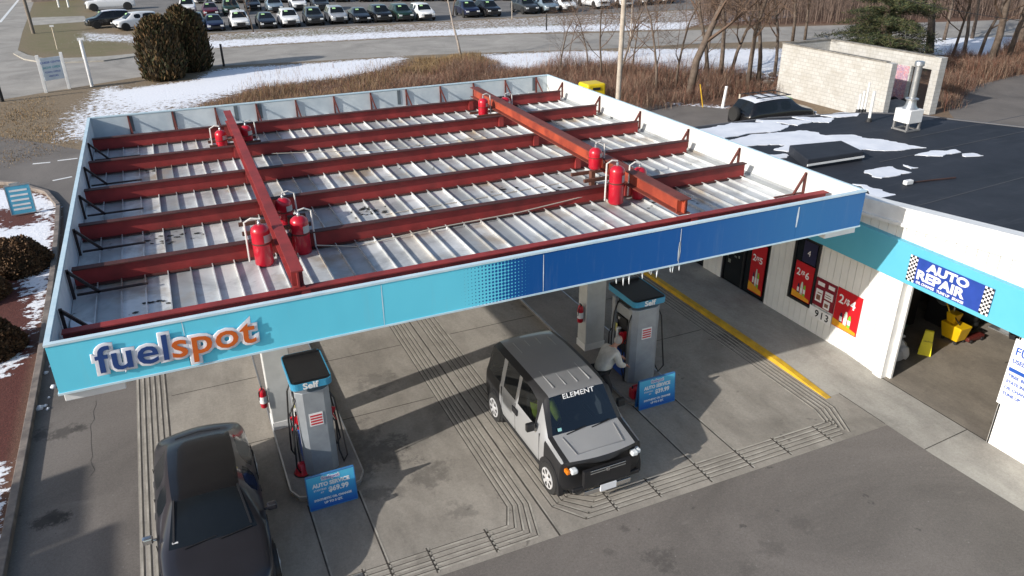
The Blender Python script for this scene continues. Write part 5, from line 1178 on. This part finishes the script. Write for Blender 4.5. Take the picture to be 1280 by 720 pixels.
for k,(px,py,sc,rz) in enumerate([(752,100,1,0),(772,112,1.1,2),(820,118,1.15,4),(700,92,.8,1),(735,80,.8,5),(790,85,.9,3),(845,108,1.1,.7),(712,66,.6,2.2),(784,64,.75,1.4),(880,90,.9,2.9)]):
    T('C',px,py,['tall thin sapling in the thicket left of the utility pole','sapling low in the red brown thicket behind the canopy'][0 if k in (1,2,6) else 1] if k<9 else 'thin sapling on the snow right of the utility pole',sc,rz,group='bare saplings in the thicket',**KC)
T('E',1162,66,'thick dark bare tree leaning right behind the block shed',1,0,**KE)
for k,(px,py,key,kw,sc,rz) in enumerate([(1190,72,'D',KD,.8,1),(1205,66,'A',KA,.9,2),(1222,75,'D',KD,.9,3),(1236,84,'B',KB,1.1,4),(1258,80,'A',KA,1.2,5),(1275,70,'B',KB,1.1,1.5),(1180,50,'A',KA,.9,.4),(1290,90,'D',KD,1.2,2.4),(1215,48,'A',KA,1,1.1),(1250,50,'D',KD,1.1,4.4)]):
    T(key,px,py,'bare brown tree in the wooded corner right of the block shed',sc,rz,group='bare trees in the wooded corner',**kw)
for k,(px,py) in enumerate([(317,40),(650,12),(566,20),(530,14),(888,18),(905,12),(870,10)]): T('C',px,py,'small bare tree at the edge of the dealer lot',.8+.1*(k%3),k,group='small bare trees at the dealer lot',**KC)
# brush thicket and dry grass, far wood: nobody could count them
def stems(name,label,cat,polypx,n,hmin,hmax,wd,mats_,seed,tilt=.35,seg=2,snowgap=0):
    r=random.Random(seed); P=wp(polypx); X0,X1=min(p[0] for p in P),max(p[0] for p in P); Y0,Y1=min(p[1] for p in P),max(p[1] for p in P)
    cx=np.array([r.uniform(X0,X1) for _ in range(n*4)]); cy=np.array([r.uniform(Y0,Y1) for _ in range(n*4)]); sdv=pin(P,cx,cy); mb=MB(); c=0
    for x,y,s in zip(cx,cy,sdv):
        if s<r.uniform(-.3,1.0): continue
        k=.75+.45*math.sin(x*.9+1.3*math.sin(y*.7))*math.cos(y*.55)
        h=r.uniform(hmin,hmax)*k; a=r.uniform(0,2*math.pi); t_=r.uniform(0,tilt)*h; sx_,sy_=math.cos(a+1.5)*wd/2,math.sin(a+1.5)*wd/2; p=Vector((x,y,-.02)); q=p+Vector((math.cos(a)*t_*.3,math.sin(a)*t_*.3,h*.55)); e=p+Vector((math.cos(a)*t_,math.sin(a)*t_,h))
        s_=Vector((sx_,sy_,0)); mb.cur=r.randrange(len(mats_)); mb.add([p-s_,p+s_,q+s_*.8,q-s_*.8,e],[(0,1,2,3),(3,2,4)])
        for _ in range(seg):
            b=p.lerp(e,r.uniform(.3,.8)); f_=b+Vector((r.gauss(0,.25),r.gauss(0,.25),r.uniform(.1,.45)))*h*.5; mb.add([b-s_*.6,b+s_*.6,f_],[(0,1,2)])
        c+=1
        if c>=n: break
    return tag(mb.build(name,mats_,None),label,cat,kind='stuff')
RB=[mat('brush_red',(.23,.10,.065),.9),mat('brush_brown',(.19,.115,.08),.9),mat('brush_tan',(.33,.23,.16),.9),mat('brush_dark',(.09,.055,.04),.9)]
DG=[mat('grass_tan',(.27,.18,.085),.9),mat('grass_ochre',(.20,.12,.05),.9),mat('grass_pale',(.34,.25,.14),.9)]
stems('brush_thicket','red brown leafless brush growing densely behind the canopy','brush',[(440,128),(560,84),(660,86),(745,80),(860,86),(990,100),(985,120),(900,125),(800,142),(700,110),(600,120)],26000,.3,1.4,.016,RB,51,1.3,4)
stems('brush_thicket','low brown brush and dry weeds along the snow behind the canopy','brush',[(240,140),(258,128),(330,108),(430,96),(500,82),(580,88),(580,110),(440,125),(300,150)],16000,.15,.7,.014,RB+DG,52,1.0,3)
stems('dry_grass','patch of tall tan dry grass between snow and brush','dry grass',[(500,90),(520,74),(600,70),(625,80),(585,94)],9000,.3,.6,.02,DG,53,.4)
stems('dry_weeds','sparse dead weeds poking through the roadside snow','weeds',[(262,125),(330,84),(500,76),(740,64),(860,64),(850,90),(740,82),(600,90),(500,92),(400,98)],1300,.2,.7,.014,RB+DG,54,.6)
stems('brush_thicket','dark brown brush in the wooded corner right of the block shed','brush',[(1178,140),(1175,80),(1290,60),(1320,85),(1240,102),(1205,118),(1200,138)],16000,.3,1.5,.018,RB,55,.9,4)
stems('woodland','far leafless brown wood beyond the road at the top right','woodland',[(870,-2),(1400,-25),(1400,25),(1200,24),(1050,30),(960,31),(870,30)],17000,1.0,6.0,.04,[mat('wood_a',(.16,.115,.09),.9),mat('wood_b',(.22,.16,.13),.9),mat('wood_c',(.09,.06,.05),.9)],56,.5,5)
stems('meadow_grass','short dead grass on the verge left of the evergreen shrubs','dry grass',[(-40,180),(0,128),(60,120),(95,150),(95,190),(0,215)],5000,.04,.12,.03,DG,57)
# pine
def pine(x,y,H,Rb,z0,label,seed):
    r=random.Random(seed); o=empty('pine_tree',(x,y,0),0,label,'pine tree'); MB().tube([(0,0,0),(.1,0,H*.5),(0,.1,H)],[.28,.18,.05],10).build('trunk',BARK,o,world=False,smooth=True)
    pts=[]; bm_=MB()
    for k in range(110):
        h=z0+(H-z0)*(k/110)**1.1; L=Rb*(1-(h-z0)/(H-z0)*.75)*r.uniform(.55,1.1); a=r.uniform(0,2*math.pi); d=Vector((math.cos(a),math.sin(a),0)); pp=[Vector((0,0,h))]
        for i in range(5): pp.append(pp[-1]+d*L/5+Vector((0,0,(.18-.12*i)*L/5)))
        bm_.tube(pp,[.05,.04,.03,.02,.015,.01],4)
        for i in range(1,6):
            for _ in range(46 if i>1 else 12):
                q=pp[i].lerp(pp[i-1],r.random())+Vector((r.gauss(0,.26),r.gauss(0,.26),r.gauss(0,.05)-.06*abs(r.gauss(0,1)))); pts.append((q,(r.gauss(0,1),r.gauss(0,1),.3))); pts.append((q+Vector((r.gauss(0,.06),r.gauss(0,.06),.02)),(r.gauss(0,1),r.gauss(0,1),.3)))
    cr=leafset('crown',pts,.24,[mat('pine_a',(.05,.068,.024),.8),mat('pine_b',(.026,.04,.018),.8),mat('pine_c',(.10,.10,.038),.8)],o,seed,.02,asp=.13); bm_.build('limbs',BARK,cr,world=False)
pine(44.3,38.3,10,4.5,1.0,'dark green pine with drooping boughs over the white block shed',61)
pine(49.2,42.0,10,3.6,1.0,'second dark green pine partly hidden behind the first',62)
# ================================================================ SHED, POLES, SIGNS
m,t,b=_new('block_wall'); v=coords(t); s_=t.nodes.new('ShaderNodeSeparateXYZ'); t.links.new(v,s_.inputs[0]); cb=t.nodes.new('ShaderNodeCombineXYZ'); t.links.new(math_(t,'ADD',s_.outputs['X'],s_.outputs['Y']),cb.inputs[0]); t.links.new(s_.outputs['Z'],cb.inputs[1])
bk=t.nodes.new('ShaderNodeTexBrick'); t.links.new(cb.outputs[0],bk.inputs[0]); bk.inputs['Scale'].default_value=1; bk.inputs['Brick Width'].default_value=.4; bk.inputs['Row Height'].default_value=.2; bk.inputs['Mortar Size'].default_value=.012
bk.inputs['Color1'].default_value=(.50,.495,.475,1); bk.inputs['Color2'].default_value=(.45,.445,.425,1); bk.inputs['Mortar'].default_value=(.37,.365,.35,1)
c=mixc(t,ramp(t,noise(t,v,1.2,8,.7,.4),[(.42,0),(.72,.75)]),bk.outputs[0],(.33,.31,.27)); t.links.new(c,b.inputs['Base Color']); b.inputs['Roughness'].default_value=.9; bump(t,b,bk.outputs['Fac'],.5,-.02); BLK=m
shd=empty('block_shed',(37,33,0),0,'roofless white concrete block shed with graffiti inside, left of the parking lot','shed')
MB().box(34.75,34.95,29.35,37.1,0,3.0).build('wall',BLK,shd); MB().box(34.95,38.4,36.9,37.1,0,2.98).build('wall',BLK,shd)
mb=MB(); mb.box(38.4,38.6,30.8,37.1,0,3.0); mb.box(38.4,38.6,29.4,30.8,2.35,3.0); mb.build('wall',BLK,shd)
MB().box(38.25,38.75,28.95,29.4,0,3.05).build('end_pier',BLK,shd,bevel=.02); MB().box(34.65,35.05,28.95,29.35,0,3.02).build('end_pier',BLK,shd,bevel=.02)
cp=MB(); cp.box(34.7,35.0,29.36,36.85,3.002,3.06); cp.box(38.36,38.64,29.41,36.85,3.002,3.06); cp.box(34.7,38.64,36.86,37.15,3.0,3.06); cp.build('coping',mat('coping_grey',(.3,.28,.25),.9,(.16,.15,.13),3),shd)
m,t,b=_new('graffiti'); v=coords(t,False); n_=noise(t,v,2.2,3,.5,2.5); c=ramp(t,n_,[(.35,(.55,.45,.45)),(.45,(.5,.16,.2)),(.5,(.6,.5,.5)),(.56,(.3,.18,.3)),(.66,(.5,.3,.33))]); t.links.new(c,b.inputs['Base Color'])
MB().box(38.385,38.398,30.9,34.8,.3,2.3).build('graffiti',m,shd)
bl_=empty('covered_pile',(36.8,30,0),0,'low pile under a grey tarp between the shed walls','pile'); bmh=bmesh.new(); bmesh.ops.create_icosphere(bmh,subdivisions=3,radius=1)
for v_ in bmh.verts: v_.co=Vector((v_.co.x*1.1,v_.co.y*.8,max(-.02,v_.co.z*.7*(1+.15*math.sin(v_.co.x*7+v_.co.y*5)))))
me_=bpy.data.meshes.new('tarp'); bmh.to_mesh(me_); bmh.free(); me_.shade_smooth(); me_.materials.append(mat('tarp_grey',(.2,.2,.19),.8)); to=bpy.data.objects.new('tarp',me_); COL.objects.link(to); to.parent=bl_
mb=MB(); mb.lathe([(.3,-.1),(.36,0),(.3,.1)],(.9,.9,.36),14,'x'); mb.lathe([(.3,-.1),(.36,0),(.3,.1)],(1.0,.3,.36),14,'x'); mb.build('old_tyre',RUB,bl_,world=False)
def post(px,py,h,r,label,m_,name='post',cat='post',lean=(0,0),cap=None,group=None):
    p=at(px,py); o=empty(name,(p.x,p.y,0),0,label,cat,group); MB().tube([(0,0,-.1),(lean[0]*h,lean[1]*h,h)],[r,r*.9],12).build('shaft',m_,o,world=False,smooth=R_(40))
    if cap: MB().box(-cap,cap,-cap*.4,cap*.4,h-.02,h+.12).build('cap',WHITE,o,world=False)
    else: MB().lathe([(r*1.05,h-.01),(r*.9,h+.03),(.01,h+.04)],(lean[0]*h,lean[1]*h,0),12).build('cap',m_,o,world=False)
    return o
PW=mat('pole_wood',(.46,.41,.35),.85,(.34,.29,.24),3)
u=post(771,146,11,.14,'tall pale wooden utility pole behind the canopy',PW,'utility_pole','utility pole',(.012,0))
u2=post(42,42,11,.17,'dark wooden utility pole at the street corner top left',mat('pole_dark',(.2,.17,.14),.9),'utility_pole','utility pole',(-.015,0))
for o_ in (u,u2): mb=MB(); mb.box(-1.1,1.1,-.05,.05,10.2,10.32); mb.build('crossarm',PW,o_,world=False)
post(903,134,1.15,.09,'leaning thick white bollard near the black snow topped SUV',WHITE,'bollard','bollard',(.12,0)); post(923,135,.75,.06,'short thin cream bollard right of the thick white one',mat('cream',(.6,.52,.4),.7),'bollard','bollard')
post(879,134,1.3,.035,'thin yellow guy wire guard leaning in the brush',YEL,'guy_guard','guard',(-.28,0)); post(115,108,3.0,.12,'white wooden post with a small cross top by the road',WHITE,'marker_post','post',(-.01,0),cap=.2)
post(72,62,1.9,.05,'thin pale post with white cap on the far grass corner',mat('cream',(.6,.52,.4),.7),'marker_post','post',cap=.16); post(280,83,1.6,.09,'short black bollard post on the road verge right of the evergreen shrubs',BLACK,'bollard','bollard')
post(683,38,1.6,.07,'short dark post in the snow before the dealer lot',BLACK,'bollard','bollard'); post(3,127,2.0,.12,'dark post cut by the left frame edge beside the road',BLACK,'marker_post','post'); post(787,66,4.2,.05,'thin pale street sign pole across the road',PW,'sign_pole','pole'); post(640,24,1.8,.05,'thin pale post between parked cars on the dealer lot',PW,'marker_post','post')
# white notice sign on two posts
p0,p1=at(58,116),at(87,111); o=empty('notice_sign',((p0.x+p1.x)/2,(p0.y+p1.y)/2,0),0,'white two post notice sign with teal lettering beside the street','sign')
dx=(p1-p0); dx.normalize()
for p in (p0,p1): MB().box(p.x-.09,p.x+.09,p.y-.09,p.y+.09,0,2.35).build('post',WHITE,o,bevel=.01)
mb=MB(); mb.xf=frame((p0.x,p0.y-.12,.75),dx,(0,0,1)); Wn=(p1-p0).length; mb.box(.12,Wn-.12,0,1.4,0,.05); mb.build('board',mat('board_pale',(.72,.78,.82),.5),o)
for s,z,sz,mm in (('CAREER CENTER',1.05,.17,BLUEP),('NOW OPEN',.72,.2,mat('print_teal',(.02,.4,.45),.5)),('TOWN OFFICE',.45,.15,BLUEP),('VISITORS',.2,.15,BLUEP)): text('print',s,sz,mm,frame((p0.x+dx.x*(Wn/2),p0.y-.12+dx.y*Wn/2-.06,.75+z),dx,(0,0,1)),o,.002,.003,'CENTER')
# blue board in bed
p0,p1=at(16,271),at(41,267); o=empty('menu_board',((p0.x+p1.x)/2,(p0.y+p1.y)/2,0),0,'light blue board with white lines standing in the snowy bed','sign')
dx=(p1-p0).normalized(); Wn=.78
mb=MB(); mb.xf=frame((p0.x,p0.y,.08),dx,(0,.12,1)); mb.box(0,Wn,0,1.05,-.03,.03); mb.build('board',mat('board_sky',(.10,.42,.62),.4),o); mb=MB(); mb.xf=frame((p0.x,p0.y,.08),dx,(0,.12,1))
for a in ((-.03,0,-.02,1.08),(Wn,Wn+.03,-.02,1.08),(0,Wn,1.05,1.09),(0,Wn,-.03,0),(.15,.5,1.09,1.16)): mb.box(a[0],a[1],a[2],a[3],-.04,.04)
mb.build('frame',STEEL,o); mb=MB(); mb.xf=frame((p0.x,p0.y,.08),dx,(0,.12,1))
for z in (.84,.66,.48,.30,.14): mb.box(.1,Wn-.1,z,z+.07,.03,.036)
mb.build('print',WPRINT,o)
o=empty('donation_bin',(23.3,40.0,0),0,'yellow box just showing above the far edge of the canopy','bin')
mb=MB(); mb.box(22.75,24.0,39.6,40.8,.1,1.15); mb.build('bin_body',mat('bin_yellow',(.75,.55,.01),.4),o,bevel=.12,seg=4); MB().box(22.8,23.95,39.65,40.75,.005,.1).build('base',BLACK,o); MB().box(23.1,23.6,39.56,39.598,.8,.95).build('slot',BLACK,o)
# building at top left behind the lot
o=empty('low_building',(-5,128,0),0,'low brown building behind the grass at the top left','building'); p=at(50,2);q=at(108,-2)
mb=MB(); mb.box(p.x-1,q.x+1,p.y,p.y+8,0,3.5); mb.build('wall',mat('clapboard',(.28,.22,.19),.8,(.2,.16,.14),2),o)
for k in range(4): MB().box(p.x+1.2+k*2.0,p.x+2.0+k*2.0,p.y-.06,p.y-.002,.8,2.2).build('window',GLASS,o)
for px in (74,86): post(px,9,2.2,.12,'white post of the low fence at the far grass edge',WHITE,'marker_post','post',group='white posts at the far grass edge')
# rubble
r=random.Random(5); mb=MB()
for k in range(130):
    p=at(r.uniform(880,990),r.uniform(92,112)); s=r.uniform(.08,.3)
    mb.cur=r.randrange(3); mb.lathe([(s*.5,-.02),(s*r.uniform(.8,1),s*.3),(s*r.uniform(.3,.7),s*r.uniform(.5,.8))],(p.x,p.y,0),6)
tag(mb.build('rubble',[mat('rock_grey',(.22,.2,.18),.9),mat('rock_pale',(.42,.4,.37),.9),mat('rock_dark',(.09,.07,.06),.9)]),'scattered grey stones and rubble left of the block shed','rubble',kind='stuff')
# snow lumps beside kerb
mb=MB()
for k in range(22):
    y=r.choice([r.uniform(17,20),r.uniform(22,28)]); x=-3.8+r.uniform(-.05,.18); s=r.uniform(.03,.10); mb.tube([(x-s,y-s*r.random(),.01),(x+r.uniform(-.02,.02),y,.01+s*.2),(x+s*r.random(),y+s*1.2,.01)],[s*.4,s,s*.3],6)
tag(mb.build('snow_lumps',SNOW,None,smooth=True),'dirty snow lumps melting against the kerb under the canopy edge','snow',kind='stuff')
# overhead cable
o=empty('overhead_cable',(30,33,0),0,'thin dark overhead cable sagging past the block shed','cable'); pa=Vector((25.6,34.4,9.6)); pb=Vector((39.5,20.5,5.2)); pp=[pa.lerp(pb,k/12)-Vector((0,0,1.0*math.sin(math.pi*k/12))) for k in range(13)]
mb=MB(); mb.tube(pp,.014,5); mb.build('wire',BLACK,o)

# unseen panels added left of the frame to cast shadow patches on the asphalt
o=empty('added_shadow_panels',(-16.0,11.0,0),0,'unseen panels on two posts, added outside the frame to shade the left asphalt','sign')
MB().box(-16.1,-15.9,10.15,12.3,3.6,6.0).build('panel',WHITE,o,bevel=.03); MB().box(-16.1,-15.9,8.2,10.1,3.0,6.25).build('panel',TURQ,o,bevel=.03)
for y in (9.0,11.6): MB().box(-16.08,-15.92,y-.08,y+.08,0,3.6 if y>10 else 3.0).build('post',STEEL,o)
